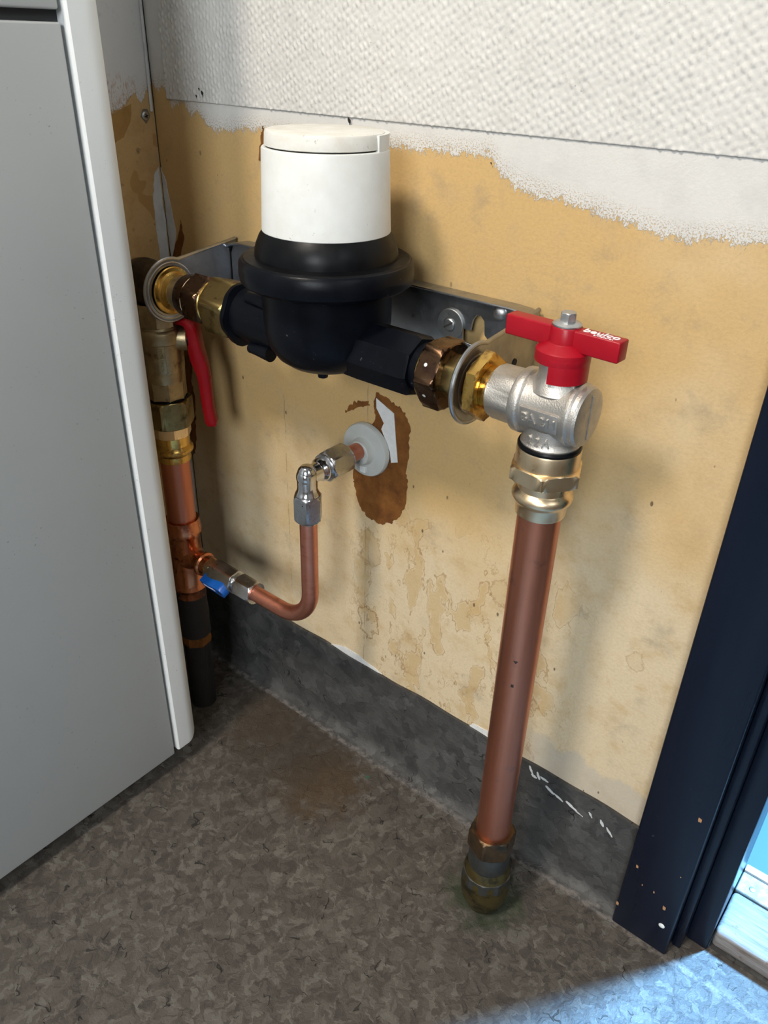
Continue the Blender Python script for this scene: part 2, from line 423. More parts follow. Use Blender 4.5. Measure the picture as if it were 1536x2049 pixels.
def mat_sillwood():
    g = G('sill_wood')
    v = g.scale(g.P, 6.0, 90.0, 60.0)
    n = g.noise(v, 3.0, 5.0, 0.65)
    n2 = g.noise(g.P, 80.0, 3.0)
    col = g.ramp(n, [(0.30, (0.11, 0.08, 0.06)), (0.42, (0.20, 0.18, 0.17)), (0.60, (0.29, 0.28, 0.275)), (0.8, (0.23, 0.22, 0.21))])
    col = g.mix(g.ss(n2, 0.62, 0.72, 0.0, 0.7), col, (0.14, 0.08, 0.045))
    MAT['sill_wood'] = g.out(col, 0.65, 0.0, g.bump(n, 0.0008), 0.3)
mat_sillwood()

def mat_teal():
    g = G('teal_paint')
    n = g.noise(g.P, 12.0, 3.0)
    MAT['teal_paint'] = g.out(g.mix(n, (0.008, 0.055, 0.068), (0.010, 0.064, 0.077)), 0.5)
mat_teal()

# ------------------------------------------------------------------ mesh helper
LOC = {}
class MB:
    def __init__(self):
        self.v = []
        self.f = []
    def add(self, vs, fs):
        o = len(self.v)
        self.v += [Vector(p) for p in vs]
        self.f += [tuple(i + o for i in q) for q in fs]
        return self
    # turned solid along an axis; rings = (t, r[, n[, rmax]]), n-gon with flats at r, clipped to rmax
    def turn(self, O, A, rings, seg=48, rot=0.0, cap=(True, True), arc=None):
        O, A = Vector(O), Vector(A).normalized()
        U = Vector((0, -1, 0)) if abs(A.y) < 0.9 else Vector((1, 0, 0))
        U = (U - A * U.dot(A)).normalized()
        V = A.cross(U)
        vs, fs = [], []
        for rg in rings:
            t, r = rg[0], rg[1]
            n = rg[2] if len(rg) > 2 else 0
            rm = rg[3] if len(rg) > 3 else 9
            for i in range(seg):
                th = 2 * PI * i / seg
                rr = r
                if n:
                    k = (th % (2 * PI / n)) - PI / n
                    rr = min(r / math.cos(k), rm)
                a = th + rot
                vs.append(O + A * t + (U * math.cos(a) + V * math.sin(a)) * rr)
        m = len(rings)
        for j in range(m - 1):
            for i in range(seg):
                k = (i + 1) % seg
                fs.append((j * seg + i, j * seg + k, (j + 1) * seg + k, (j + 1) * seg + i))
        if cap[0]:
            fs.append(tuple(range(seg - 1, -1, -1)))
        if cap[1]:
            fs.append(tuple((m - 1) * seg + i for i in range(seg)))
        return self.add(vs, fs)
    # ring sector (z axis), angles in degrees
    def sector(self, O, r0, r1, z0, z1, a0, a1, seg=20):
        O = Vector(O)
        vs, fs = [], []
        for i in range(seg + 1):
            a = math.radians(a0 + (a1 - a0) * i / seg)
            d = Vector((math.cos(a), math.sin(a), 0))
            for r, z in ((r0, z0), (r1, z0), (r1, z1), (r0, z1)):
                vs.append(O + d * r + Vector((0, 0, z)))
        for i in range(seg):
            for k in range(4):
                k2 = (k + 1) % 4
                fs.append((i * 4 + k, i * 4 + k2, (i + 1) * 4 + k2, (i + 1) * 4 + k))
        fs.append((3, 2, 1, 0))
        e = seg * 4
        fs.append((e, e + 1, e + 2, e + 3))
        return self.add(vs, fs)
    def box(self, lo, hi, bev=0.0, seg=2, M=None):
        bm = bmesh.new()
        bmesh.ops.create_cube(bm, size=1.0)
        lo, hi = Vector(lo), Vector(hi)
        for v in bm.verts:
            v.co = Vector([(lo[i] + hi[i]) / 2 + v.co[i] * (hi[i] - lo[i]) for i in range(3)])
        if bev:
            bmesh.ops.bevel(bm, geom=list(bm.edges), offset=bev, segments=seg, profile=0.5, affect='EDGES')
        bm.verts.index_update()
        vs = [(M @ v.co) if M else v.co.copy() for v in bm.verts]
        fs = [tuple(v.index for v in f.verts) for f in bm.faces]
        bm.free()
        return self.add(vs, fs)
    def tube(self, pts, r, seg=24, cap=True):
        pts = [Vector(p) for p in pts]
        rs = r if isinstance(r, (list, tuple)) else [r] * len(pts)
        T = []
        for i in range(len(pts)):
            a = pts[max(0, i - 1)]; b = pts[min(len(pts) - 1, i + 1)]
            T.append((b - a).normalized())
        ref = Vector((0, 1, 0)) if abs(T[0].y) < 0.8 else Vector((1, 0, 0))
        N = (ref - T[0] * ref.dot(T[0])).normalized()
        vs, fs = [], []
        for i, p in enumerate(pts):
            if i:
                N = (N - T[i] * N.dot(T[i])).normalized()
            B = T[i].cross(N)
            for k in range(seg):
                a = 2 * PI * k / seg
                vs.append(p + (N * math.cos(a) + B * math.sin(a)) * rs[i])
        for i in range(len(pts) - 1):
            for k in range(seg):
                q = (k + 1) % seg
                fs.append((i * seg + k, i * seg + q, (i + 1) * seg + q, (i + 1) * seg + k))
        if cap:
            fs.append(tuple(range(seg - 1, -1, -1)))
            fs.append(tuple((len(pts) - 1) * seg + k for k in range(seg)))
        return self.add(vs, fs)
    # rounded-rectangle sweep along a path; w along side, h along normal N
    def strap(self, pts, ws, hs, N, rr=0.3):
        pts = [Vector(p) for p in pts]
        N = Vector(N).normalized()
        vs, fs = [], []
        m = 16
        for i, p in enumerate(pts):
            a = pts[max(0, i - 1)]; b = pts[min(len(pts) - 1, i + 1)]
            T = (b - a).normalized()
            S = T.cross(N).normalized()
            for k in range(m):
                th = 2 * PI * k / m
                c, s = math.cos(th), math.sin(th)
                e = 0.45
                x = math.copysign(abs(c) ** e, c) * ws[i] / 2
                y = math.copysign(abs(s) ** e, s) * hs[i] / 2
                vs.append(p + S * x + N * y)
        for i in range(len(pts) - 1):
            for k in range(m):
                q = (k + 1) % m
                fs.append((i * m + k, i * m + q, (i + 1) * m + q, (i + 1) * m + k))
        fs.append(tuple(range(m - 1, -1, -1)))
        fs.append(tuple((len(pts) - 1) * m + k for k in range(m)))
        return self.add(vs, fs)
    # flat plate from 2D outlines (first outer, others holes); M maps (u,v,w) to world
    def plate(self, loops, thick, M, bev=0.0):
        cu = bpy.data.curves.new('tmp', 'CURVE')
        cu.dimensions = '2D'
        cu.fill_mode = 'BOTH'
        cu.extrude = max(thick / 2 - bev, 1e-6)
        cu.bevel_depth = bev
        cu.bevel_resolution = 2
        for lp in loops:
            sp = cu.splines.new('POLY')
            sp.points.add(len(lp) - 1)
            for q, (a, b) in zip(sp.points, lp):
                q.co = (a, b, 0, 1)
            sp.use_cyclic_u = True
        return self._curve(cu, M)
    def text(self, body, size, thick, M, align='CENTER', shear=0.0, bev=0.0):
        cu = bpy.data.curves.new('tmp', 'FONT')
        cu.body = body
        cu.size = size
        cu.align_x = align
        cu.align_y = 'CENTER'
        cu.extrude = thick / 2
        cu.bevel_depth = bev
        cu.shear = shear
        cu.resolution_u = 3
        return self._curve(cu, M)
    def _curve(self, cu, M):
        o = bpy.data.objects.new('tmp', cu)
        COL.objects.link(o)
        dg = bpy.context.evaluated_depsgraph_get()
        me = bpy.data.meshes.new_from_object(o.evaluated_get(dg))
        self.add([M @ v.co for v in me.vertices], [tuple(p.vertices) for p in me.polygons])
        bpy.data.objects.remove(o)
        bpy.data.curves.remove(cu)
        bpy.data.meshes.remove(me)
        return self
    def build(self, name, mat, parent=None, loc=None, ang=32.0):
        if parent is not None:
            L = LOC[parent.name]
        else:
            L = Vector(loc) if loc is not None else Vector((0, 0, 0))
        me = bpy.data.meshes.new(name)
        me.from_pydata([tuple(p - L) for p in self.v], [], self.f)
        bm = bmesh.new()
        bm.from_mesh(me)
        bmesh.ops.recalc_face_normals(bm, faces=bm.faces)
        bm.to_mesh(me)
        bm.free()
        me.polygons.foreach_set('use_smooth', [True] * len(me.polygons))
        me.set_sharp_from_angle(angle=math.radians(ang))
        me.materials.append(MAT[mat])
        o = bpy.data.objects.new(name, me)
        COL.objects.link(o)
        if parent is not None:
            o.parent = parent
        else:
            o.location = L
        LOC[o.name] = L
        return o

def thing(name, label, cat, loc, group=None):
    o = bpy.data.objects.new(name, None)
    o.empty_display_size = 0.02
    o.location = loc
    COL.objects.link(o)
    o['label'] = label
    o['category'] = cat
    if group:
        o['group'] = group
    LOC[o.name] = Vector(loc)
    return o
def tag(o, label, cat, group=None):
    o['label'] = label
    o['category'] = cat
    if group:
        o['group'] = group
    return o
def struct(o, label=None):
    o['kind'] = 'structure'
    if label:
        o['label'] = label
    return o
def frame(O, X, Y):
    X = Vector(X).normalized(); Y = Vector(Y)
    Z = X.cross(Y).normalized()
    Y = Z.cross(X)
    M = Matrix((X, Y, Z)).transposed().to_4x4()
    M.translation = Vector(O)
    return M
def ragged(poly, amp, sub, seed=1):
    rnd = random.Random(seed)
    out = []
    n = len(poly)
    for i in range(n):
        a, b = Vector(poly[i]), Vector(poly[(i + 1) % n])
        for k in range(sub):
            p = a.lerp(b, k / sub)
            if k:
                p += Vector((rnd.uniform(-amp, amp), rnd.uniform(-amp, amp)))
            out.append((p.x, p.y))
    return out

YA, ZA = -0.077, 0.478          # axis of the meter run
WM = Matrix(((1, 0, 0, 0), (0, 0, -1, 0), (0, 1, 0, 0), (0, 0, 0, 1)))     # (u,v,w) -> x=u, z=v, y=-w (main wall)
def wall_m(off):
    m = WM.copy(); m.translation = Vector((0, -off, 0)); return m
LM = Matrix(((0, 0, 1, 0), (1, 0, 0, 0), (0, 1, 0, 0), (0, 0, 0, 1)))      # (u,v,w) -> y=u, z=v, x=w (left wall)
def left_m(off):
    m = LM.copy(); m.translation = Vector((off, 0, 0)); return m

# ================================================================== the room
RX, RY, RZ = 2.5, -2.7, 2.4
DX0, DX1, DZ1 = 0.634, 1.46, 2.06      # door opening in the meter wall
wr = struct(MB().box((-0.12, 0, -0.10), (0.6078, 0.10, RZ)).build('wall_right', 'wall_aged'),
            'yellowed old wall with white painted top behind the water meter')
wr2 = struct(MB().box((0.6078, 0, 2.101), (DX1, 0.10, RZ)).build('wall_right_over_door', 'room_white'), 'plain wall above the door opening')
wr3 = struct(MB().box((DX1, 0, -0.10), (RX, 0.10, RZ)).build('wall_right_beyond_door', 'room_white'), 'plain wall on the far side of the door opening')
wl = struct(MB().box((-0.12, RY, -0.10), (0, 0, RZ)).build('wall_left', 'wall_aged_left'), 'narrow strip of stained wall beside the grey cabinet')
struct(MB().box((-0.12, RY - 0.12, -0.10), (RX + 0.12, RY, RZ)).build('wall_behind', 'room_white'), 'plain wall behind the viewer')
struct(MB().box((RX, RY, -0.10), (RX + 0.12, 0.10, RZ)).build('wall_far_side', 'room_white'), 'plain wall opposite the grey cabinet')
struct(MB().box((-0.12, RY - 0.12, RZ), (RX + 0.12, 0.10, RZ + 0.1)).build('ceiling', 'room_white'), 'plain white ceiling of the room')
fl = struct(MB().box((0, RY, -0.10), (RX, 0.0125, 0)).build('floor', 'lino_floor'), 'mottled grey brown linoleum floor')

# torn paper, flakes and bare board on the meter wall: thin real layers
HOLE = [(0.2616, 0.4088), (0.2739, 0.4072), (0.2819, 0.4023), (0.2871, 0.4024), (0.2932, 0.3984), (0.2988, 0.3885), (0.2983, 0.3659), (0.2964, 0.3467), (0.2982, 0.3347), (0.2967, 0.3114), (0.2883, 0.2947), (0.2811, 0.2883), (0.2679, 0.2821), (0.2522, 0.2852), (0.2442, 0.2942), (0.238, 0.3108), (0.2366, 0.322), (0.2378, 0.339), (0.2544, 0.3684), (0.2614, 0.3843), (0.2593, 0.3957)]
SLIVER = [(0.2272, 0.3800), (0.2322, 0.3890), (0.241, 0.3950), (0.2538, 0.3985), (0.2542, 0.3945), (0.2429, 0.3900), (0.2355, 0.3850)]
FLAKE = [(0.2623, 0.4039), (0.2818, 0.3957), (0.2876, 0.3521), (0.2806, 0.3493), (0.2787, 0.3593), (0.2688, 0.3775), (0.2714, 0.3837), (0.2629, 0.3952)]
SLIT = [(0.1385, 0.6000), (0.14, 0.5968), (0.1395, 0.5718), (0.1398, 0.5508), (0.1375, 0.5716), (0.1324, 0.5748), (0.1363, 0.5936)]
CBROWN = [(0.022, 0.5128), (0.0242, 0.4997), (0.0165, 0.4802), (0.0055, 0.4689), (0.0025, 0.4779), (0.0136, 0.4936)]
CBROWN2 = [(0.003, 0.400), (0.013, 0.398), (0.017, 0.372), (0.012, 0.352), (0.015, 0.330), (0.012, 0.300), (0.007, 0.270), (0.002, 0.262)]
for i, p in enumerate((HOLE, SLIVER, SLIT, CBROWN, CBROWN2)):
    MB().plate([ragged(p, 0.0013, 6, i)], 0.0004, wall_m(0.0002)).build('bare_patch', 'bare_board', wr)['label'] = 'brown bare board where the wallpaper is torn off'
MB().plate([ragged(FLAKE, 0.0002, 2, 9)], 0.0005, wall_m(0.0008)).build('paper_flake', 'paper_white', wr)['label'] = 'torn white paper flake'
for i, p in enumerate(([(0.2052, 0.1060), (0.2266, 0.1137), (0.2475, 0.1127), (0.2779, 0.1060), (0.2612, 0.1045), (0.2337, 0.1045)],
                       [(0.3851, 0.1050), (0.388, 0.1105), (0.4055, 0.1125), (0.4063, 0.1050)])):
    MB().plate([ragged(p, 0.0006, 3, 20 + i)], 0.0008, wall_m(0.0006)).build('plaster_gap', 'paper_white', wr)
# grey corner smear of filler left on the meter wall beside the corner
MB().plate([ragged([(0.0005, 0.556), (0.006, 0.545), (0.010, 0.520), (0.013, 0.500), (0.008, 0.485), (0.002, 0.475), (0.0005, 0.5)], 0.0008, 3, 31)], 0.0005, wall_m(0.0002)).build('filler_smear', 'caulk_white', wr)
# dark nicks above the meter
for cx, cz, s in ((0.2322, 0.6105, 0.0024), (0.0698, 0.6195, 0.0022), (0.062, 0.617, 0.0012), (0.3555, 0.5945, 0.0008), (0.066, 0.6225, 0.0010)):
    MB().plate([ragged([(cx - s * 0.5, cz + s), (cx + s * 0.6, cz + s * 0.3), (cx + s * 0.2, cz - s * 1.3), (cx - s * 0.3, cz - s * 0.2)], s * 0.2, 2, 40)], 0.0004, wall_m(0.0020)).build('paint_nick', 'gap_dark', wr)

# upper wallpaper with its woven relief
def wallpaper():
    x0, x1, z0, z1 = 0.020, 0.6075, 0.6127, 0.80
    st = 0.00085
    nx, nz = int((x1 - x0) / st), int((z1 - z0) / st)
    xs = np.linspace(x0, x1, nx); zs = np.linspace(z0, z1, nz)
    X, Z = np.meshgrid(xs, zs)
    rs = np.random.RandomState(3)
    px, pz = 0.0040, 0.0056
    u = X / px + 0.16 * np.sin(Z * 210) + 0.10 * np.sin(Z * 530 + X * 90)
    w = Z / pz
    ci = np.floor(u).astype(int)
    tab = rs.rand(512, 512)
    w = w + 0.5 * (ci % 2) + 0.25 * tab[ci % 512, 7] + 0.12 * u
    cj = np.floor(w).astype(int)
    rnd = tab[ci % 512, cj % 512]
    rnd2 = tab[(ci * 7 + 3) % 512, (cj * 5 + 1) % 512]
    fu, fw = (u % 1) - 0.5 + (rnd - 0.5) * 0.22, (w % 1) - 0.5 + (rnd2 - 0.5) * 0.2
    fu = fu + 0.30 * fw * (rnd2 - 0.3)
    d = np.sqrt((fu / 0.36) ** 2 + (fw / 0.50) ** 2)
    hgt = np.clip(1 - d ** 1.6, 0, 1) * (0.25 + 0.75 * rnd)
    hgt += 0.30 * np.clip(1 - np.abs((u % 1) - 0.04) / 0.12, 0, 1) * (0.4 + 0.6 * rnd2)
    Y = -(0.0007 + 0.0012 * hgt)
    V = np.stack([X, Y, Z], -1).reshape(-1, 3)
    idx = np.arange(nx * nz).reshape(nz, nx)
    F = np.stack([idx[:-1, :-1], idx[:-1, 1:], idx[1:, 1:], idx[1:, :-1]], -1).reshape(-1, 4)
    # back edge along the bottom and sides so that the sheet has thickness
    bot = np.stack([xs, np.zeros(nx), np.full(nx, z0)], -1)
    o = len(V)
    V = np.vstack([V, bot])
    E2 = np.stack([o + np.arange(nx - 1), o + np.arange(1, nx), idx[0, 1:], idx[0, :-1]], -1)
    F = np.vstack([F, E2])
    me = bpy.data.meshes.new('wallpaper')
    me.from_pydata(V.tolist(), [], F.tolist())
    me.polygons.foreach_set('use_smooth', [True] * len(me.polygons))
    me.materials.append(MAT['wallpaper'])
    ob = bpy.data.objects.new('wallpaper', me)
    COL.objects.link(ob)
    ob.parent = wr
    ob['label'] = 'white woven relief wallpaper'
    MB().box((x0, -0.0012, z1), (x1, 0, RZ)).build('upper_wallpaper', 'wallpaper', wr)
wallpaper()

# left wall: caulk seam, bare strip, cross-head screw
MB().tube([(0.0012, -0.0040, 0.602), (0.0012, -0.0036, 0.64), (0.0012, -0.0030, 0.70), (0.0012, -0.003, 1.0)], 0.0013, 8).build('caulk_bead', 'caulk_white', wl)
MB().box((-0.001, -0.0006, 0.105), (0.0005, 0.0008, 1.2)).build('corner_gap', 'gap_dark', wl)
LSTRIP = [(-0.0026, 0.557), (-0.0084, 0.5501), (-0.0126, 0.529), (-0.013, 0.5115), (-0.0128, 0.4934), (-0.0120, 0.4558), (-0.0115, 0.30), (-0.0110, 0.106), (-0.0020, 0.106), (-0.0020, 0.5)]
MB().plate([ragged(LSTRIP, 0.0007, 5, 50)], 0.0006, left_m(0.0003)).build('filler_strip', 'caulk_white', wl)
OCH = [(-0.065, 0.597), (-0.0457, 0.6005), (-0.0234, 0.6085), (-0.0269, 0.5941), (-0.0349, 0.5828), (-0.0436, 0.5793), (-0.065, 0.578)]
MB().plate([ragged(OCH, 0.0008, 4, 51)], 0.0004, left_m(0.0001)).build('bare_patch', 'ochre_patch', wl)
ws = thing('wall_screw', 'small grey cross-head screw in the wall corner beside the cabinet', 'screw', (0, -0.0105, 0.5985))
MB().turn((0, -0.0105, 0.5985), (1, 0, 0), [(0.0002, 0.0037), (0.0012, 0.0038), (0.0018, 0.0030), (0.0019, 0.001)], 24).build('head', 'zinc', ws)
c = MB()
for a in (0.3, 0.3 + PI / 2):
    M = Matrix.Translation((0.0019, -0.0105, 0.5985)) @ Matrix.Rotation(a, 4, 'X')
    c.box((-0.0002, -0.0019, -0.00045), (0.0003, 0.0019, 0.00045), M=M)
c.build('cross_slot', 'gap_dark', ws)
MB().plate([[(-0.0155, 0.5985), (-0.0105, 0.5925), (-0.0055, 0.5985), (-0.0075, 0.604), (-0.012, 0.604)]], 0.0004, left_m(0.0002)).build('washer_plate', 'washer_zinc', ws)

# coved linoleum skirting
def skirting(name, along_x, a0, a1):
    prof = [(0.0, 0.1057), (0.0032, 0.1057), (0.0036, 0.10), (0.0060, 0.055), (0.0078, 0.020)]
    R, cy, cz = 0.012, 0.0202, 0.0126
    for k in range(1, 11):
        t = k / 10 * PI / 2
        prof.append((cy - R * math.cos(t), cz - R * math.sin(t)))
    prof += [(0.0224, 0.0002), (0.0, 0.0001)]
    vs, n = [], len(prof)
    N = 60
    for i in range(N + 1):
        a = a0 + (a1 - a0) * i / N
        wob = 0.0009 * math.sin(a * 41) + 0.0006 * math.sin(a * 97 + 1)
        for d, z in prof:
            zz = z + (wob if z > 0.09 else 0)
            vs.append((a, -d, zz) if along_x else (d, a, zz))
    fs = []
    for i in range(N):
        for k in range(n):
            q = (k + 1) % n
            fs.append((i * n + k, i * n + q, (i + 1) * n + q, (i + 1) * n + k))
    fs.append(tuple(range(n))); fs.append(tuple(N * n + k for k in range(n)))
    return MB().add(vs, fs).build(name, 'lino_skirting', ang=50)
bs = struct(skirting('baseboard_right', True, 0.0, 0.562), 'coved dark grey linoleum skirting under the water meter')
struct(skirting('baseboard_left', False, -1.6, 0.0), 'coved dark linoleum skirting behind the cabinet')
# pale glue scrapes on the skirting near the door
rnd = random.Random(5)
for i, (x, z, l, a) in enumerate([(0.4555, 0.1000, 0.010, -1.1), (0.4630, 0.0985, 0.008, -1.2), (0.4690, 0.0985, 0.008, -0.2), (0.4760, 0.0905, 0.010, -0.5), (0.4850, 0.0880, 0.010, -0.4),
                                  (0.4980, 0.0870, 0.012, -0.4), (0.5060, 0.0840, 0.008, -0.3), (0.5160, 0.0900, 0.006, -1.0), (0.5270, 0.0885, 0.007, -1.1), (0.5350, 0.0835, 0.010, -0.9), (0.4590, 0.0955, 0.006, -0.3)]):
    w = rnd.uniform(0.0014, 0.0030)
    ca, sa = math.cos(a), math.sin(a)
    q = [(-l / 2, -w * 0.3), (-l * 0.1, -w * 0.6), (l / 2, -w * 0.2), (l / 2, w * 0.3), (0, w * 0.5), (-l / 2, w * 0.2)]
    poly = [(x + u * ca - v * sa, z + u * sa + v * ca) for u, v in q]
    MB().plate([ragged(poly, 0.0004, 3, 60 + i)], 0.0003, wall_m(0.0042 + (0.10 - z) * 0.0533)).build('glue_scrape', 'caulk_white', bs)

# ------------------------------------------------------------------ door frame
t1 = struct(MB().box((0.5593, -0.020, 0.0), (0.6078, 0.0, 2.12), 0.0018, 3).build('trim_1', 'navy_paint'), 'dark navy painted door casing')
struct(MB().box((0.6080, -0.006, 0.0), (0.6155, 0.10, 2.10), 0.0012, 2).build('trim_2', 'navy_paint'), 'thin navy door lining edge beside the casing')
struct(MB().box((0.6157, 0.008, 0.0), (0.6335, 0.10, 2.08), 0.0016, 2).build('trim_3', 'navy_paint'), 'navy inner door jamb above the sill')
struct(MB().box((0.6080, -0.020, 2.05), (1.52, 0.0, 2.12), 0.0018, 2).build('trim_4', 'navy_paint'), 'navy door head casing')
struct(MB().box((1.46, -0.020, 0.0), (1.52, 0.0, 2.05), 0.0018, 2).build('trim_5', 'navy_paint'), 'navy door casing on the far side')
MB().turn((0.5985, -0.0195, 0.0335), (0, -1, 0), [(0, 0.0026), (0.0006, 0.0026), (0.0012, 0.0018), (0.0014, 0.0004)], 16).build('nail_head', 'nail_white', t1)
for i, (x, z, s) in enumerate(((0.5995, 0.168, 0.0022), (0.596, 0.0555, 0.0022), (0.567, 0.083, 0.0018), (0.5605, 0.026, 0.0020), (0.575, 0.066, 0.0008), (0.585, 0.066, 0.0012), (0.600, 0.1, 0.0006))):
    poly = [(x - s * 0.6, z + s), (x + s * 0.5, z + s * 0.7), (x + s * 0.6, z - s * 0.8), (x - s * 0.4, z - s)]
    MB().plate([ragged(poly, s * 0.25, 2, 80 + i)], 0.0003, wall_m(0.0200)).build('paint_chip', 'chip_wood', t1)

# sill and landing outside
sill = struct(MB().box((0.634, 0.0125, -0.10), (1.46, 0.100, 0.0005)).build('trim_6', 'lino_skirting'), 'dark strip under the door sill')
ds = thing('door_sill', 'weathered pale wooden door sill with a metal strip at the navy jamb', 'sill', (1.0, 0.05, 0.0005))
MB().box((0.634, 0.0150, 0.0005), (1.459, 0.0640, 0.0215), 0.004, 3).build('board', 'sill_wood', ds)
strip = MB().box((0.634, 0.0645, 0.0005), (1.459, 0.0875, 0.0218), 0.0008, 1).build('metal_strip', 'sill_metal', ds)
for k in range(5):
    sx = 0.646 + k * 0.18
    scr = MB().turn((sx, 0.0735, 0.0216), (0, 0, 1), [(0, 0.0028), (0.0005, 0.0028), (0.0008, 0.0022)], 16).build('screw', 'washer_zinc', strip)
MB().box((0.634, 0.0880, 0.0005), (1.459, 0.0965, 0.0235), 0.0015, 2).build('weather_strip', 'caulk_white', ds)
struct(MB().box((0.30, 0.10, -0.12), (2.4, 1.9, 0.012)).build('floor_outside', 'teal_paint'), 'teal painted landing outside the door')

dl = struct(MB().box((-0.80, -0.02, 0.03), (0.0, 0.02, 2.04), 0.003, 2, M=Matrix.Translation((1.455, 0.075, 0)) @ Matrix.Rotation(math.radians(-72), 4, 'Z')).build('sun_blocking_door', 'teal_paint'), 'unseen teal door leaf added outside to block the sun')  # unseen leaf, added and angled to keep most of the sun out
MB().tube([Matrix.Translation((1.455, 0.075, 0)) @ Matrix.Rotation(math.radians(-72), 4, 'Z') @ Vector(p) for p in ((-0.74, -0.02, 1.02), (-0.74, -0.065, 1.02), (-0.72, -0.072, 1.02), (-0.63, -0.072, 1.02))], 0.009, 12).build('door_handle', 'zinc', dl)

# ================================================================== cabinet
cb = thing('metal_cabinet', 'tall grey metal cabinet with a rounded white corner post on the left', 'cabinet', (0.065, -0.55, 0.02))
MB().box((0.003, -1.00, 0.022), (0.118, -0.136, 1.70), 0.003, 2).build('body', 'cabinet_white', cb)
MB().box((0.1185, -0.99, 0.024), (0.1255, -0.1500, 1.69)).build('inner_frame', 'cabinet_inside', cb)
MB().box((0.1225, -0.99, 0.0200), (0.1340, -0.1600, 0.6660), 0.0016, 3).build('front_panel', 'cabinet_grey', cb)['label'] = 'large lower grey front panel'
MB().box((0.1225, -0.99, 0.6725), (0.1340, -0.1600, 1.68), 0.0016, 3).build('front_panel', 'cabinet_grey', cb)['label'] = 'upper grey front panel'
def post():
    prof = []
    x0, x1, y0, y1, R = 0.100, 0.1365, -0.1570, -0.1275, 0.016
    prof.append((x0, y0)); prof.append((x1 - 0.0015, y0)); prof.append((x1, y0 + 0.0015))
    for k in range(0, 13):
        t = k / 12 * PI / 2
        prof.append((x1 - R + R * math.cos(t), y1 - R + R * math.sin(t)))
    prof.append((x0, y1))
    n = len(prof)
    cx, cy = 0.112, -0.140
    vs = []
    levels = [(0.0240, 0.80), (0.0243, 0.93), (0.0258, 0.985), (0.0285, 1.0), (1.69, 1.0), (1.70, 0.97)]
    zb = lambda y: 0.0
    for z, s in levels:
        for x, y in prof:
            # foot of the post is cut back round towards the far side
            lift = 0.010 * max(0.0, (y - (-0.1450)) / 0.0175) ** 2 if z < 0.1 else 0.0
            vs.append((cx + (x - cx) * (1 - (1 - s) * 0.12), cy + (y - cy) * (1 - (1 - s) * 0.12), z + lift))
    fs = []
    for i in range(len(levels) - 1):
        for k in range(n):
            q = (k + 1) % n
            fs.append((i * n + k, i * n + q, (i + 1) * n + q, (i + 1) * n + k))
    fs.append(tuple(range(n))); fs.append(tuple((len(levels) - 1) * n + k for k in range(n)))
    MB().add(vs, fs).build('corner_post', 'cabinet_white', cb)['label'] = 'rounded white corner post'
post()
for y in (-0.90, -0.22):
    MB().turn((0.06, y, 0.0), (0, 0, 1), [(0.0, 0.016), (0.004, 0.016), (0.006, 0.008), (0.0225, 0.008)], 20).build('foot', 'cabinet_inside', cb)

# ================================================================== bracket
br = thing('meter_bracket', 'galvanised steel wall bracket holding the water meter at both ends', 'bracket', (0.25, -0.002, 0.455))
def arm_loop(y_wall, zb, zt, r, n=26):
    """outline in (y,z): from the wall to a rounded end about the pipe axis"""
    lp = [(y_wall, zb), (y_wall, zt)]
    for k in range(n + 1):
        a = PI / 2 + (k / n) * PI
        a = math.radians(68) + (k / n) * math.radians(360 - 2 * 68)
        lp.append((YA + r * math.cos(a), ZA + r * math.sin(a)))
    return lp
def circle(cx, cy, r, n=32):
    return [(cx + r * math.cos(2 * PI * k / n), cy + r * math.sin(2 * PI * k / n)) for k in range(n)]
def arm(x, hole, m):
    b = MB()
    AM = Matrix(((0, 0, 1, x), (1, 0, 0, 0), (0, 1, 0, 0), (0, 0, 0, 1)))
    zb, zt = ZA - 0.021, ZA + 0.031
    lp = arm_loop(-0.004, zb, zt, 0.0255)
    b.plate([lp, circle(YA, ZA, hole)], 0.0018, AM, 0.0003)
    # rolled rim round the outer end and pressed ring round the hole
    path = [(x, p[0], p[1]) for p in lp[1:]] + [(x, lp[0][0], lp[0][1])]
    b.tube(path, 0.0016, 10)
    b.tube([(x, YA + (hole + 0.0024) * math.cos(a), ZA + (hole + 0.0024) * math.sin(a)) for a in np.linspace(0, 2 * PI, 49)], 0.0012, 8)
    return b.build('arm', m, br)
arm(0.1010, 0.0200, 'steel_plate')['label'] = 'left bracket arm ring'
arm(0.4045, 0.0160, 'steel_plate')['label'] = 'right bracket arm ring'
# back plate with cut-out
KEY = [(0.3492, 0.4860), (0.3560, 0.4855), (0.3575, 0.4935), (0.3600, 0.4975), (0.3640, 0.4980), (0.3675, 0.4945), (0.3685, 0.4850), (0.3740, 0.4800), (0.3760, 0.4660), (0.3660, 0.4640), (0.3640, 0.4745), (0.3500, 0.4760)]
plate_o = [(0.1035, 0.4570), (0.4015, 0.4570), (0.4030, 0.5000), (0.3975, 0.5060), (0.3900, 0.5080), (0.1180, 0.5080), (0.1060, 0.5040), (0.1035, 0.4980)]
MB().plate([plate_o, KEY], 0.0018, wall_m(0.0105), 0.0003).build('back_plate', 'steel_plate', br)
# flange folded back to the wall along the top, rounded at the right end
top = MB()
path = [(0.101, -0.0090, 0.5035), (0.106, -0.0090, 0.5060), (0.118, -0.0090, 0.5085), (0.25, -0.0090, 0.5085), (0.388, -0.0090, 0.5085), (0.397, -0.0090, 0.5080), (0.4040, -0.0085, 0.5065)]
top.strap(path, [0.0022] * len(path), [0.0135] * len(path), (0, 1, 0))
top.build('folded_edge', 'steel_plate', br)
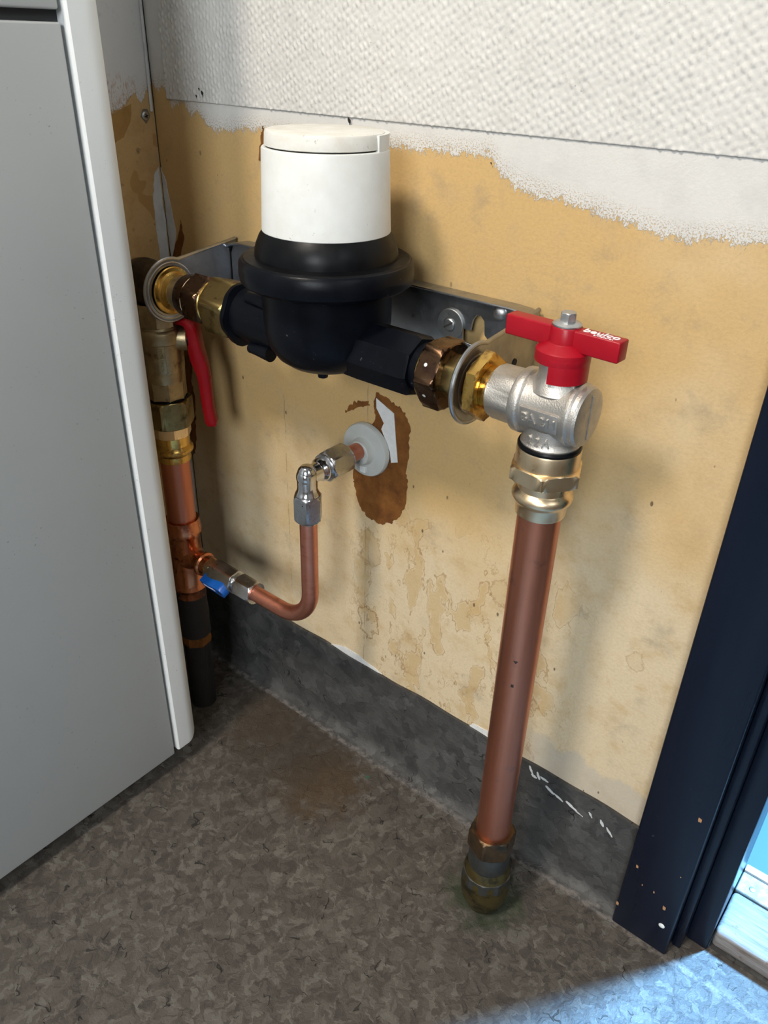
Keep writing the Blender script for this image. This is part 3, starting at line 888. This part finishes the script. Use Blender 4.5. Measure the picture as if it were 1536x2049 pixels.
# pressed ribs, bolt and rivet
MB().tube([(0.128, -0.0115, 0.470), (0.128, -0.0125, 0.485), (0.129, -0.0120, 0.500)], 0.0050, 16).build('pressed_rib', 'steel_plate', br)
MB().tube([(0.146, -0.0115, 0.462), (0.150, -0.0130, 0.480), (0.160, -0.0115, 0.492)], 0.0060, 16).build('pressed_rib', 'steel_plate', br)
ws_ = MB().turn((0.3395, -0.0112, 0.4868), (0, -1, 0), [(0, 0.0108), (0.0004, 0.0112), (0.0018, 0.0112), (0.0022, 0.0108), (0.0022, 0.0052), (0.0018, 0.0050)], 40, cap=(True, True)).build('washer', 'washer_zinc', br)
MB().turn((0.3395, -0.0112, 0.4868), (0, -1, 0), [(0.0015, 0.0046), (0.0030, 0.0045), (0.0038, 0.0036), (0.0040, 0.001)], 32).build('slotted_screw', 'washer_zinc', ws_)
MB().box((-0.0042, -0.0004, -0.0005), (0.0042, 0.0004, 0.0005), M=Matrix.Translation((0.3395, -0.0152, 0.4868)) @ Matrix.Rotation(-0.6, 4, 'Y')).build('slot', 'gap_dark', ws_)
MB().turn((0.3790, -0.0112, 0.5030), (0, -1, 0), [(0, 0.0050), (0.0010, 0.0050), (0.0024, 0.0038), (0.0032, 0.0020), (0.0034, 0.0004)], 24).build('rivet', 'zinc', br)
MB().turn((0.4056, -0.0310, 0.4795), (1, 0, 0), [(0, 0.0026), (0.0003, 0.0026)], 16).build('arm_hole', 'gap_dark', br)

# ================================================================== water meter
MX = 0.279
wm = thing('water_meter', 'black water meter with a white cylindrical cap on the wall bracket', 'water meter', (MX, YA, 0.452))
body = MB().turn((MX, YA, 0), (0, 0, 1), [(0.4585, 0.0060), (0.4590, 0.020), (0.4615, 0.0290), (0.4665, 0.0360), (0.4735, 0.0408), (0.4820, 0.0438), (0.4920, 0.0448), (0.5150, 0.0450), (0.5215, 0.0452)], 72)
body.build('bowl', 'black_meter', wm)
MB().turn((MX, YA, 0), (0, 0, 1), [(0.5175, 0.0440), (0.5182, 0.0560), (0.5205, 0.0590), (0.5250, 0.0598), (0.5322, 0.0594), (0.5345, 0.0578), (0.5352, 0.0560), (0.5356, 0.0490)], 80).build('flange', 'black_meter', wm)
MB().turn((MX, YA, 0), (0, 0, 1), [(0.5325, 0.0580), (0.5340, 0.0579), (0.5356, 0.0560), (0.5362, 0.0485), (0.5400, 0.0482), (0.5440, 0.0472), (0.5490, 0.0450), (0.5525, 0.0426), (0.5535, 0.0390)], 80).build('collar', 'black_rubber', wm)
cap = MB().turn((MX, YA, 0), (0, 0, 1), [(0.5520, 0.0400), (0.5520, 0.0424), (0.5527, 0.0428), (0.6015, 0.0408), (0.6024, 0.0405), (0.6028, 0.0399), (0.6029, 0.034)], 80).build('cap', 'white_cap', wm)
# camera-side edge of the ledge is lower; raised hinge wall on the right and back
hg = MB().sector((MX, YA, 0), 0.0368, 0.0403, 0.601, 0.6118, 7, 120, 30)
hg.build('hinge_wall', 'white_cap', cap)
LO = (MX + 0.0008, YA - 0.0012, 0)
MB().turn(LO, (0, 0, 1), [(0.6025, 0.0372), (0.6036, 0.0372)], 64).build('lid_joint_shade', 'gap_dark', cap)  # joint ring coloured dark for the shadow under the lid edge
MB().turn(LO, (0, 0, 1), [(0.6035, 0.0375), (0.6039, 0.0385), (0.6110, 0.0380), (0.6122, 0.0374), (0.6127, 0.0362), (0.6128, 0.010)], 72).build('lid', 'lid_dusty', cap)
# outlet: eight-sided spigot to the right, inlet with lugs on the left
MB().turn((0, YA, ZA), (1, 0, 0), [(0.300, 0.0190, 8), (0.3180, 0.0196, 8), (0.3605, 0.0196, 8, 0.0212), (0.3640, 0.0182, 8, 0.0196), (0.3642, 0.0165), (0.3720, 0.0165)], 64, rot=0.13).build('outlet', 'black_meter', wm)
MB().box((0.300, YA - 0.006, 0.470), (0.322, YA + 0.006, 0.510), 0.003, 2).build('rib', 'black_meter', wm)
MB().turn((0, YA, ZA), (1, 0, 0), [(0.1905, 0.0200), (0.1910, 0.0235, 6, 0.0245), (0.1955, 0.0238, 6, 0.0255), (0.1970, 0.0205), (0.2130, 0.0205), (0.2135, 0.0215), (0.2400, 0.0215)], 60, rot=0.1).build('inlet', 'black_meter', wm)
for dz in (0.0185, -0.0195):
    MB().turn((0, YA - 0.0135, ZA + dz), (1, 0, 0), [(0.2115, 0.0030), (0.2121, 0.0044), (0.2180, 0.0046), (0.2340, 0.0062)], 20).build('lug', 'black_meter', wm)
for dx, dy in ((-0.012, -0.012), (0.010, -0.016), (0.018, 0.004)):
    MB().turn((MX + dx, YA + dy, 0), (0, 0, 1), [(0.4555, 0.0025), (0.4560, 0.0035), (0.4620, 0.0045)], 16).build('foot_stud', 'black_meter', wm)

# ================================================================== unions
def nut(b, O, A, t0, t1, af, ch=0.0022, n=6, rot=0.0, seg=72, bore=None):
    r = af / 2
    rc = r / math.cos(PI / n)
    k0 = r * 0.985
    rings = []
    if bore:
        rings.append((t0 + 0.0006, bore))
    rings += [(t0, k0, n, k0), (t0 + ch * 0.35, r, n, k0 + (rc - k0) * 0.45), (t0 + ch, r, n, rc)]
    rings += [(t1 - ch, r, n, rc), (t1 - ch * 0.35, r, n, k0 + (rc - k0) * 0.45), (t1, k0, n, k0)]
    if bore:
        rings.append((t1 - 0.0006, bore))
    return b.turn(O, A, rings, seg, rot)
XA = (0, YA, ZA)
ru = thing('meter_union', 'brass union with sealing holes between black meter outlet and right bracket ring', 'pipe union', (0.390, YA, ZA - 0.023))
un = nut(MB(), XA, (1, 0, 0), 0.3725, 0.3885, 0.0415, 0.0018, rot=0.0, bore=0.0165).build('union_nut', 'brass_tarnish', ru)
# bright worn edge of the nut and the two sealing holes
for ang in (-PI / 6, PI / 6):
    U = Vector((0, -1, 0)); V = Vector((1, 0, 0)).cross(U)
    d = U * math.cos(ang) + V * math.sin(ang)
    MB().turn(Vector((0.3790, YA, ZA)) + d * 0.0203, d, [(0, 0.0017), (0.0004, 0.0016), (0.0005, 0.0009)], 16).build('sealing_hole', 'caulk_white', un)
MB().turn(XA, (1, 0, 0), [(0.3722, 0.0175), (0.3722, 0.0206), (0.3732, 0.0208), (0.3736, 0.0203)], 48).build('nut_rim', 'brass_gold', ru)
MB().turn(XA, (1, 0, 0), [(0.3870, 0.0135, 6, 0.0150), (0.4040, 0.0138, 6, 0.0152)], 60, rot=0.30).build('tailpiece', 'brass_olive', ru)
nut(MB(), XA, (1, 0, 0), 0.4085, 0.4165, 0.0390, 0.0010, rot=0.42, bore=0.0150).build('lock_nut', 'brass_gold', ru)
MB().turn(XA, (1, 0, 0), [(0.4160, 0.0140), (0.4250, 0.0140)], 40).build('thread', 'brass_gold', ru)

lu = thing('meter_union', 'brass union between left bracket ring and black meter inlet', 'pipe union', (0.150, YA, ZA - 0.023))
MB().turn(XA, (1, 0, 0), [(0.0985, 0.0150), (0.1030, 0.0192), (0.1044, 0.0195), (0.1052, 0.0188), (0.1056, 0.0160), (0.1075, 0.0148), (0.1085, 0.0152), (0.1100, 0.0145), (0.1125, 0.0138)], 56).build('flanged_bush', 'brass_gold', lu)
MB().turn(XA, (1, 0, 0), [(0.1100, 0.0136), (0.1240, 0.0136)], 48).build('sleeve', 'brass_cast', lu)
MB().turn(XA, (1, 0, 0), [(0.1235, 0.0140), (0.1238, 0.0166), (0.1245, 0.0170), (0.1345, 0.0172), (0.1350, 0.0160)], 48).build('collar', 'brass_tarnish', lu)
nut(MB(), XA, (1, 0, 0), 0.1360, 0.1560, 0.0365, 0.0022, rot=0.62, bore=0.0150).build('union_nut', 'brass_tarnish', lu)
MB().turn(XA, (1, 0, 0), [(0.1345, 0.0160), (0.1348, 0.0178), (0.1358, 0.0183), (0.1364, 0.0176)], 48).build('nut_rim', 'brass_new', lu)
MB().turn(XA, (1, 0, 0), [(0.1552, 0.0150), (0.1556, 0.0176), (0.1564, 0.0182), (0.1572, 0.0176), (0.1585, 0.0150)], 48).build('nut_rim', 'brass_gold', lu)
MB().turn(XA, (1, 0, 0), [(0.1520, 0.0158), (0.1550, 0.0164), (0.1570, 0.0160), (0.1590, 0.0165), (0.1610, 0.0160), (0.1640, 0.0166)], 48).build('thread', 'brass_gold', lu)
nut(MB(), XA, (1, 0, 0), 0.1620, 0.1915, 0.0420, 0.0026, rot=0.75, bore=0.0150).build('adapter_nut', 'brass_olive', lu)

# ================================================================== right angle valve
PX = 0.4616
av = thing('angle_valve', 'cast nickel angle valve with a red bar handle on top of the thick copper pipe', 'valve', (PX, YA, 0.4545))
vb = MB()
vb.turn(XA, (1, 0, 0), [(0.4215, 0.0150), (0.4220, 0.0163), (0.4235, 0.0158, 6, 0.0172), (0.4395, 0.0160, 6, 0.0175), (0.4400, 0.0164)], 60, rot=0.2)
vb.turn(XA, (1, 0, 0), [(0.4396, 0.0160), (0.4400, 0.0196), (0.4408, 0.0201), (0.4450, 0.0203), (0.4462, 0.0198), (0.4472, 0.0186), (0.4740, 0.0186), (0.4752, 0.0192), (0.4775, 0.0193), (0.4785, 0.0187), (0.4790, 0.0183), (0.4815, 0.0183), (0.4832, 0.0172), (0.4838, 0.0150), (0.4840, 0.004)], 64)
vb.turn((PX, YA, 0), (0, 0, 1), [(0.4900, 0.0165), (0.4945, 0.0148), (0.4975, 0.0130), (0.5000, 0.0124), (0.5090, 0.0122)], 48)
vb.turn((PX, YA, 0), (0, 0, 1), [(0.4545, 0.0176), (0.4550, 0.0180), (0.4568, 0.0180), (0.4580, 0.0170), (0.4610, 0.0164), (0.4680, 0.0168)], 48)
vb.box((PX + 0.0085, YA - 0.0075, 0.488), (PX + 0.0135, YA - 0.0045, 0.5070), 0.0008, 2)
vb.build('body', 'nickel_cast', av)
# raised plate and cast lettering
PN = Vector((0, -0.985, -0.17)).normalized()
PM = frame(Vector((PX - 0.0005, YA - 0.0180, ZA - 0.0020)), (1, 0, 0), (0, -0.17, 0.985))
pm2 = PM.copy()
PT = Matrix.Translation(PN * 0.0014)
pl_ = MB().box((-0.0124, -0.0062, -0.0022), (0.0124, 0.0062, 0.0011), 0.0006, 2, M=PM).build('name_plate', 'nickel_cast', av)
MB().text('BA 211', 0.0078, 0.0016, Matrix.Translation((0.0008, 0, 0)) @ PT @ PM, bev=0.0001).build('cast_lettering', 'nickel_cast', pl_)
tx = MB()
for ch_, th in (('2', -0.34), ('2', -0.02), ('A', 0.31)):
    dv = Vector((math.sin(th), -math.cos(th), 0))
    tx.text(ch_, 0.0070, 0.0014, frame(Vector((PX, YA, 0.4612)) + dv * 0.0170, (math.cos(th), math.sin(th), 0), (0, 0, 1)), bev=0.0001)
tx.build('cast_lettering', 'nickel_cast', av)
MB().box((0.4837, YA - 0.0006, ZA - 0.014), (0.4844, YA + 0.0006, ZA + 0.014), 0.0003, 1).build('casting_seam', 'nickel_cast', av)
# red handle
hd_m = Matrix.Translation((PX - 0.0011, YA + 0.0005, 0)) @ Matrix.Rotation(math.radians(-2.6), 4, 'Z')
hb = MB()
hb.box((-0.0364, -0.0052, 0.5152), (0.0364, 0.0052, 0.5272), 0.0011, 3, M=hd_m)
hb.turn((PX, YA, 0), (0, 0, 1), [(0.5075, 0.0130), (0.5075, 0.0158), (0.5080, 0.0160), (0.5142, 0.0158), (0.5150, 0.0150), (0.5178, 0.0100), (0.5186, 0.0092), (0.5270, 0.0089), (0.5278, 0.0084), (0.5280, 0.004)], 48)
hb.sector((PX, YA, 0), 0.0128, 0.0159, 0.4975, 0.5120, -52 - 38, -52 + 92, 28)
hd = hb.build('handle', 'red_plastic', av)
MB().text('beulco', 0.0082, 0.0003, hd_m @ frame((0.0225, 0.0006, 0.52725), (1, 0, 0), (0, 1, 0)), shear=0.0, bev=0.00012).build('print', 'white_print', hd)
MB().text('armaturen', 0.0028, 0.0003, hd_m @ frame((0.0255, -0.0036, 0.52725), (1, 0, 0), (0, 1, 0))).build('print', 'white_print', hd)
sc = MB().turn((PX, YA, 0), (0, 0, 1), [(0.5276, 0.0078), (0.5280, 0.0083), (0.5288, 0.0083), (0.5298, 0.0070), (0.5303, 0.0050)], 40)
nut(sc, (PX, YA, 0), (0, 0, 1), 0.5298, 0.5352, 0.0082, 0.0006, rot=0.5, seg=36)
sc.build('hex_screw', 'zinc', hd)

# press adapter below the valve
pa = thing('press_adapter', 'bright brass press adapter between the angle valve and the thick copper pipe', 'pipe fitting', (PX, YA, 0.407))
MB().turn((PX, YA, 0), (0, 0, 1), [(0.4525, 0.0165), (0.4530, 0.0192), (0.4548, 0.0195), (0.4560, 0.0190), (0.4562, 0.0165)], 48).build('seal_ring', 'black_rubber', pa)
MB().turn((PX, YA, 0), (0, 0, 1), [(0.4415, 0.0190), (0.4420, 0.0198), (0.4520, 0.0198), (0.4533, 0.0194), (0.4534, 0.0180)], 56).build('collar', 'brass_new', pa)
nut(MB(), (PX, YA, 0), (0, 0, 1), 0.4318, 0.4420, 0.0415, 0.0014, n=6, rot=0.40).build('hex', 'brass_new', pa)
MB().turn((PX, YA, 0), (0, 0, 1), [(0.4070, 0.0143), (0.4070, 0.0158), (0.4080, 0.0161), (0.4145, 0.0163), (0.4160, 0.0172), (0.4172, 0.0185), (0.4190, 0.0192), (0.4210, 0.0192), (0.4228, 0.0184), (0.4240, 0.0170), (0.4250, 0.0162), (0.4330, 0.0164)], 56).build('press_sleeve', 'brass_new', pa)

cp = thing('copper_pipe', 'thick vertical copper pipe rising from the floor to the angle valve', 'pipe', (PX, YA, 0.09))
cpt = MB().turn((PX, YA, 0), (0, 0, 1), [(0.0900, 0.0140), (0.250, 0.0140), (0.4120, 0.0140)], 56).build('tube', 'copper', cp)
mk = frame((PX, YA, 0), (1, 0, 0), (0, 0, 1))
for z, t, s in ((0.292, '\u2713', 0.005), (0.270, '5', 0.004)):
    d = Vector((0.35, -0.94, 0)).normalized()
    if t == '5':
        MB().box((-0.0010, -0.0012, -0.0002), (0.0010, 0.0012, 0.00012), M=frame(Vector((PX, YA, z)) + d * 0.0140, (0.94, 0.35, 0), (0, 0, 1))).build('stamp_mark', 'dark_sleeve', cp)
    else:
        MB().plate([[(-0.0017, 0.0010), (0.0017, 0.0010), (0.0002, -0.0014)]], 0.0003, frame(Vector((PX, YA, z)) + d * 0.0140, (0.94, 0.35, 0), (0, 0, 1))).build('stamp_mark', 'dark_sleeve', cp)

fc = thing('floor_coupling', 'dull brown brass compression coupling at the foot of the thick copper pipe', 'pipe fitting', (PX, YA, 0.0))
metal('coupling_brown', (0.16, 0.095, 0.045), (0.10, 0.062, 0.034), 0.42, 0.10, 90, 0.0002, dirt=(0.05, 0.045, 0.035), dirt_amt=0.35, met=0.85)
metal('coupling_blue', (0.085, 0.088, 0.082), (0.06, 0.062, 0.058), 0.40, 0.1, 90, 0.0002, dirt=(0.04, 0.04, 0.035), dirt_amt=0.3, met=0.7)
metal('coupling_olive', (0.15, 0.115, 0.040), (0.10, 0.075, 0.028), 0.38, 0.10, 60, 0.0002, dirt=(0.04, 0.035, 0.02), dirt_amt=0.4, met=0.8)
nut(MB(), (PX, YA, 0), (0, 0, 1), 0.0760, 0.0985, 0.0345, 0.0026, rot=0.15, bore=0.0146).build('gland_nut', 'coupling_brown', fc)
MB().turn((PX, YA, 0), (0, 0, 1), [(0.0540, 0.0150), (0.0560, 0.0172), (0.0590, 0.0176), (0.0720, 0.0172), (0.0765, 0.0160)], 48).build('ring', 'coupling_blue', fc)
MB().turn((PX, YA, 0), (0, 0, 1), [(-0.0005, 0.0140), (0.0020, 0.0150), (0.0060, 0.0168), (0.0140, 0.0198), (0.0230, 0.0211), (0.0320, 0.0213), (0.0430, 0.0206), (0.0520, 0.0190), (0.0560, 0.0168)], 56).build('body', 'coupling_olive', fc)
MB().turn((PX, YA, 0), (0, 0, 1), [(0.0360, 0.0204), (0.0365, 0.0219), (0.0470, 0.0212), (0.0480, 0.0190)], 10, rot=0.4).build('spanner_flats', 'coupling_blue', fc)

# ================================================================== left riser
LX = 0.077
lv = thing('lever_valve', 'old brass lever valve behind the white cabinet post with a red lever', 'valve', (LX, YA, 0.368))
MB().turn(XA, (1, 0, 0), [(0.0560, 0.0150), (0.0580, 0.0192), (0.0640, 0.0204), (0.0700, 0.0204), (0.0720, 0.0198), (0.0850, 0.0198), (0.0865, 0.0204), (0.0960, 0.0204), (0.0985, 0.0190)], 48).build('elbow', 'brass_old_dark', lv)
ZL = (LX, YA, 0)
nut(MB(), ZL, (0, 0, 1), 0.4440, 0.4640, 0.0350, 0.0012, n=8, rot=0.1).build('upper_hex', 'brass_cast', lv)
vbody = MB().turn(ZL, (0, 0, 1), [(0.3980, 0.0168), (0.3990, 0.0178), (0.4040, 0.0188), (0.4060, 0.0192), (0.4290, 0.0194), (0.4300, 0.0204), (0.4310, 0.0207), (0.4390, 0.0207), (0.4405, 0.0200), (0.4420, 0.0178), (0.4450, 0.0170)], 56).build('body', 'brass_cast', lv)
MB().turn(ZL, (0, 0, 1), [(0.3930, 0.0176), (0.3935, 0.0184), (0.4030, 0.0188), (0.4040, 0.0186)], 56).build('ring', 'brass_cast', lv)
nut(MB(), ZL, (0, 0, 1), 0.3760, 0.3960, 0.0345, 0.0012, n=8, rot=0.3).build('lower_hex', 'brass_cast', lv)
PLM = frame(Vector((LX, YA, 0.4180)) + Vector((0.80, -0.60, 0)) * 0.0188, (0, 0, -1), (0.60, 0.80, 0))
pp = MB().box((-0.0115, -0.0036, -0.001), (0.0115, 0.0036, 0.0012), 0.0005, 2, M=PLM).build('name_plate', 'brass_cast', lv)
MB().text('PN30 DN25', 0.0040, 0.0007, Matrix.Translation(Vector((0.80, -0.60, 0)) * 0.0013) @ PLM).build('cast_lettering', 'brass_olive', pp)
SDIR = Vector((0.79, 0.613, 0.0)).normalized()
TDIR = Vector((-SDIR.y, SDIR.x, 0.0))
SO = Vector((LX, YA, 0.4320))
MB().turn(SO, SDIR, [(0.0120, 0.0125), (0.0165, 0.0112), (0.0200, 0.0108), (0.0252, 0.0106), (0.0258, 0.0098)], 40).build('stem', 'brass_cast', lv)
MB().turn(SO, SDIR, [(0.0255, 0.0092), (0.0290, 0.0092)], 32).build('gland', 'black_rubber', lv)
dz = [(0.0165, 0.4465), (0.0200, 0.4480), (0.0250, 0.4478), (0.0288, 0.4445), (0.0306, 0.4390), (0.0312, 0.4310), (0.0314, 0.4230), (0.0325, 0.4150), (0.0345, 0.4070), (0.0362, 0.3985), (0.0368, 0.3890), (0.0370, 0.3780), (0.0374, 0.3680), (0.0382, 0.3600), (0.0392, 0.3540), (0.0398, 0.3500), (0.0399, 0.3480)]
wd_ = [0.0045, 0.0060, 0.0080, 0.0100, 0.0108, 0.0115, 0.0130, 0.0145, 0.0138, 0.0122, 0.0114, 0.0110, 0.0106, 0.0104, 0.0118, 0.0090, 0.0050]
wt_ = [0.0120, 0.0150, 0.0180, 0.0200, 0.0200, 0.0195, 0.0170, 0.0145, 0.0130, 0.0125, 0.0120, 0.0120, 0.0120, 0.0125, 0.0130, 0.0110, 0.0060]
lvo = MB().strap([Vector((LX, YA, z)) + SDIR * d for d, z in dz], wd_, wt_, TDIR).build('lever', 'red_lever', lv)

lp_ = thing('press_adapter', 'tarnished brass press adapter under the old lever valve', 'pipe fitting', (LX, YA, 0.318))
nut(MB(), ZL, (0, 0, 1), 0.3495, 0.3760, 0.0400, 0.0020, n=6, rot=0.62).build('union_nut', 'brass_olive', lp_)
MB().turn(ZL, (0, 0, 1), [(0.3745, 0.0170), (0.3750, 0.0188), (0.3775, 0.0186), (0.3780, 0.0165)], 48).build('seal_ring', 'black_rubber', lp_)
nut(MB(), ZL, (0, 0, 1), 0.3390, 0.3510, 0.0345, 0.0010, n=8, rot=0.30).build('hex', 'brass_new', lp_)
MB().turn(ZL, (0, 0, 1), [(0.3130, 0.0143), (0.3130, 0.0158), (0.3140, 0.0161), (0.3195, 0.0163), (0.3215, 0.0178), (0.3235, 0.0190), (0.3255, 0.0190), (0.3275, 0.0178), (0.3295, 0.0163), (0.3400, 0.0166)], 48).build('press_sleeve', 'brass_gold', lp_)
tag(MB().turn(ZL, (0, 0, 1), [(0.2400, 0.0140), (0.3180, 0.0140)], 48).build('copper_pipe', 'copper', loc=(LX, YA, 0.24)), 'short dark copper pipe between the old lever valve and the copper tee', 'pipe')

te = thing('copper_tee', 'copper press tee beside the white cabinet post', 'pipe fitting', (LX, YA, 0.150))
ZB = 0.203
tb = MB().turn(ZL, (0, 0, 1), [(0.1530, 0.0142), (0.1530, 0.0156), (0.1600, 0.0158), (0.1630, 0.0172), (0.1655, 0.0182), (0.1680, 0.0172), (0.1710, 0.0160), (0.2260, 0.0160), (0.2290, 0.0172), (0.2315, 0.0183), (0.2340, 0.0183), (0.2430, 0.0174), (0.2465, 0.0166), (0.2470, 0.0142)], 56)
tb.build('run', 'copper_bright', te)
MB().turn((0, YA, ZB), (1, 0, 0), [(0.0850, 0.0150), (0.0905, 0.0125), (0.0940, 0.0106), (0.0985, 0.0100), (0.1010, 0.0104), (0.1030, 0.0122), (0.1050, 0.0128), (0.1070, 0.0124), (0.1085, 0.0106), (0.1110, 0.0102), (0.1145, 0.0102), (0.1148, 0.0080)], 48).build('branch', 'copper_bright', te)

rs = thing('riser_pipe', 'dark sleeved pipe running from the copper tee down to the floor', 'pipe', (LX, YA, 0.0))
MB().turn(ZL, (0, 0, 1), [(0.1000, 0.0150), (0.1020, 0.0165), (0.1150, 0.0160), (0.1280, 0.0166), (0.1420, 0.0158), (0.1535, 0.0152)], 32).build('sleeve', 'dark_sleeve', rs)
MB().turn(ZL, (0, 0, 1), [(0.0, 0.0140), (0.1020, 0.0140)], 32).build('tube', 'dark_sleeve', rs)
MB().turn(ZL, (0, 0, 1), [(0.0880, 0.0142), (0.0890, 0.0160), (0.0960, 0.0168), (0.1010, 0.0160), (0.1020, 0.0145)], 7, rot=0.4).build('rag_collar', 'bare_board', rs)

# ================================================================== small branch
sv = thing('stop_valve', 'small chrome stop valve with a blue handle beside the copper tee', 'valve', (0.150, YA, ZB - 0.012))
BA = (0, YA, ZB)
nut(MB(), BA, (1, 0, 0), 0.1135, 0.1225, 0.0190, 0.0010, rot=0.3, seg=48).build('inlet_hex', 'brass_cast', sv)
vbd = MB().turn(BA, (1, 0, 0), [(0.1222, 0.0090), (0.1225, 0.0108, 6, 0.0122), (0.1240, 0.0110, 6, 0.0126), (0.1500, 0.0112, 6, 0.0128), (0.1535, 0.0112, 6, 0.0122), (0.1545, 0.0100)], 48, rot=0.15)
vbd.turn(BA, (1, 0, 0), [(0.1540, 0.0085), (0.1580, 0.0085), (0.1590, 0.0105), (0.1600, 0.0108)], 40)
vbd.build('body', 'chrome', sv)
nut(MB(), BA, (1, 0, 0), 0.1590, 0.1815, 0.0220, 0.0026, rot=0.15, seg=60, bore=0.0078).build('nut', 'chrome', sv)
SD = Vector((0, -0.90, -0.436))
MB().turn(Vector((0.1465, YA, ZB)) + SD * 0.006, SD, [(0, 0.0042), (0.0050, 0.0042)], 24).build('stem', 'chrome', sv)
BHM = frame(Vector((0.1410, YA, ZB)) + SD * 0.0125, (1, 0, 0), Vector((1, 0, 0)).cross(SD) * -1)
BHM = Matrix.Translation(Vector((0.1465, YA, ZB)) + SD * 0.0085) @ Matrix((Vector((1, 0, 0)), SD.cross(Vector((1, 0, 0))), SD)).transposed().to_4x4()
outl = [(-0.0265, -0.0042), (-0.0150, -0.0045), (-0.0050, -0.0060)]
outl += [(0.0062 * math.cos(a), 0.0062 * math.sin(a)) for a in np.linspace(-PI / 2, PI / 2, 13)]
outl += [(-0.0050, 0.0060), (-0.0150, 0.0045), (-0.0265, 0.0042)]
BT = 0.0095
bhm = Matrix.Translation(SD * BT / 2) @ BHM
bh = MB().plate([outl], BT, bhm, 0.0006).build('handle', 'blue_plastic', sv)
MB().turn(Vector((0.1465, YA, ZB)) + SD * (0.0085 + BT - 0.0005), SD, [(0, 0.0030), (0.0006, 0.0030)], 20).build('screw_hole', 'gap_dark', bh)
BTM = Matrix.Translation(Vector((0.1260, YA, ZB)) + SD * (0.0115 + BT + 0.0001)) @ Matrix((Vector((1, 0, 0)), -(SD.cross(Vector((1, 0, 0)))) , -SD)).transposed().to_4x4()
BTM = frame(Vector((0.1315, YA, ZB)) + SD * (0.0085 + BT + 0.0001), (1, 0, 0), (0, -0.436, 0.9))
MB().text('BALLOFIX', 0.0036, 0.0002, BTM).build('print', 'white_print', bh)

EX, EZ = 0.2545, 0.357
path = [(0.1760, YA, ZB), (0.2020, YA, ZB), (0.2130, YA, ZB)]
BR = 0.0385
for k in range(1, 17):
    t = k / 16 * PI / 2
    path.append((EX - BR + BR * math.sin(t), YA, ZB + BR - BR * math.cos(t)))
path += [(EX, YA, 0.26), (EX, YA, 0.29), (EX, YA, 0.325)]
tag(MB().tube(path, 0.0075, 32).build('bent_pipe', 'copper_small', loc=(EX, YA, ZB)), 'thin copper pipe bent upwards from the small stop valve to the chrome elbow', 'pipe')

el = thing('elbow_fitting', 'chrome compression elbow with two hex nuts in front of the torn hole', 'pipe fitting', (EX, YA, 0.312))
ZE = (EX, YA, 0)
nut(MB(), ZE, (0, 0, 1), 0.3165, 0.3405, 0.0218, 0.0026, rot=0.66, seg=60, bore=0.0085).build('nut', 'chrome', el)
MB().turn(ZE, (0, 0, 1), [(0.3145, 0.0076), (0.3145, 0.0086), (0.3170, 0.0090)], 36).build('rim', 'chrome_elbow', el)
MB().text('\u2022\u2022\u2022SE', 0.0036, 0.0002, frame(Vector((EX, YA, 0.3350)) + Vector((0.60, -0.80, 0)) * 0.01095, (0.80, 0.60, 0), (0, 0, 1))).build('stamp', 'gap_dark', el)
eb = MB().turn(ZE, (0, 0, 1), [(0.3395, 0.0095), (0.3410, 0.0104), (0.3425, 0.0100), (0.3440, 0.0090), (0.3470, 0.0084), (0.3560, 0.0084), (0.3605, 0.0082), (0.3640, 0.0070), (0.3662, 0.0050), (0.3668, 0.002)], 40)
eb.turn((EX, 0, EZ), (0, 1, 0), [(-0.0855, 0.002), (-0.0850, 0.0045), (-0.0830, 0.0068), (-0.0795, 0.0080), (-0.0760, 0.0082), (-0.0660, 0.0078), (-0.0640, 0.0084), (-0.0620, 0.0100), (-0.0600, 0.0104), (-0.0585, 0.0098), (-0.0560, 0.0094), (-0.0520, 0.0094)], 40)
eb.box((EX - 0.0006, YA - 0.0065, 0.3485), (EX + 0.0092, YA + 0.0020, 0.3615), 0.0012, 2)
eb.build('body', 'chrome_elbow', el)
nut(MB(), (EX, 0, EZ), (0, 1, 0), -0.0560, -0.0310, 0.0240, 0.0026, rot=0.30, seg=60, bore=0.0088).build('nut', 'chrome', el)

tag(MB().turn((EX, 0, EZ), (0, 1, 0), [(-0.0400, 0.0075), (-0.0010, 0.0075)], 36).build('pipe_stub', 'copper_small', loc=(EX, 0, EZ)), 'short copper stub coming out of the grey wall rosette', 'pipe')
es = thing('wall_rosette', 'round pale grey plastic wall rosette in front of the torn brown hole', 'rosette', (EX, 0, EZ - 0.0245))
MB().turn((EX, 0, EZ - 0.0025), (0, -1, 0), [(0.0014, 0.0240), (0.0018, 0.0246), (0.0052, 0.0246), (0.0066, 0.0238), (0.0074, 0.0210), (0.0078, 0.0150), (0.0082, 0.0128), (0.0100, 0.0116), (0.0138, 0.0108), (0.0146, 0.0100), (0.0146, 0.0078)], 64).build('disc', 'escutcheon_grey', es)
MB().box((EX - 0.0020, -0.0098, EZ - 0.0225), (EX + 0.0040, -0.0060, EZ - 0.0165), 0.0004, 1).build('clip', 'nail_white', es)
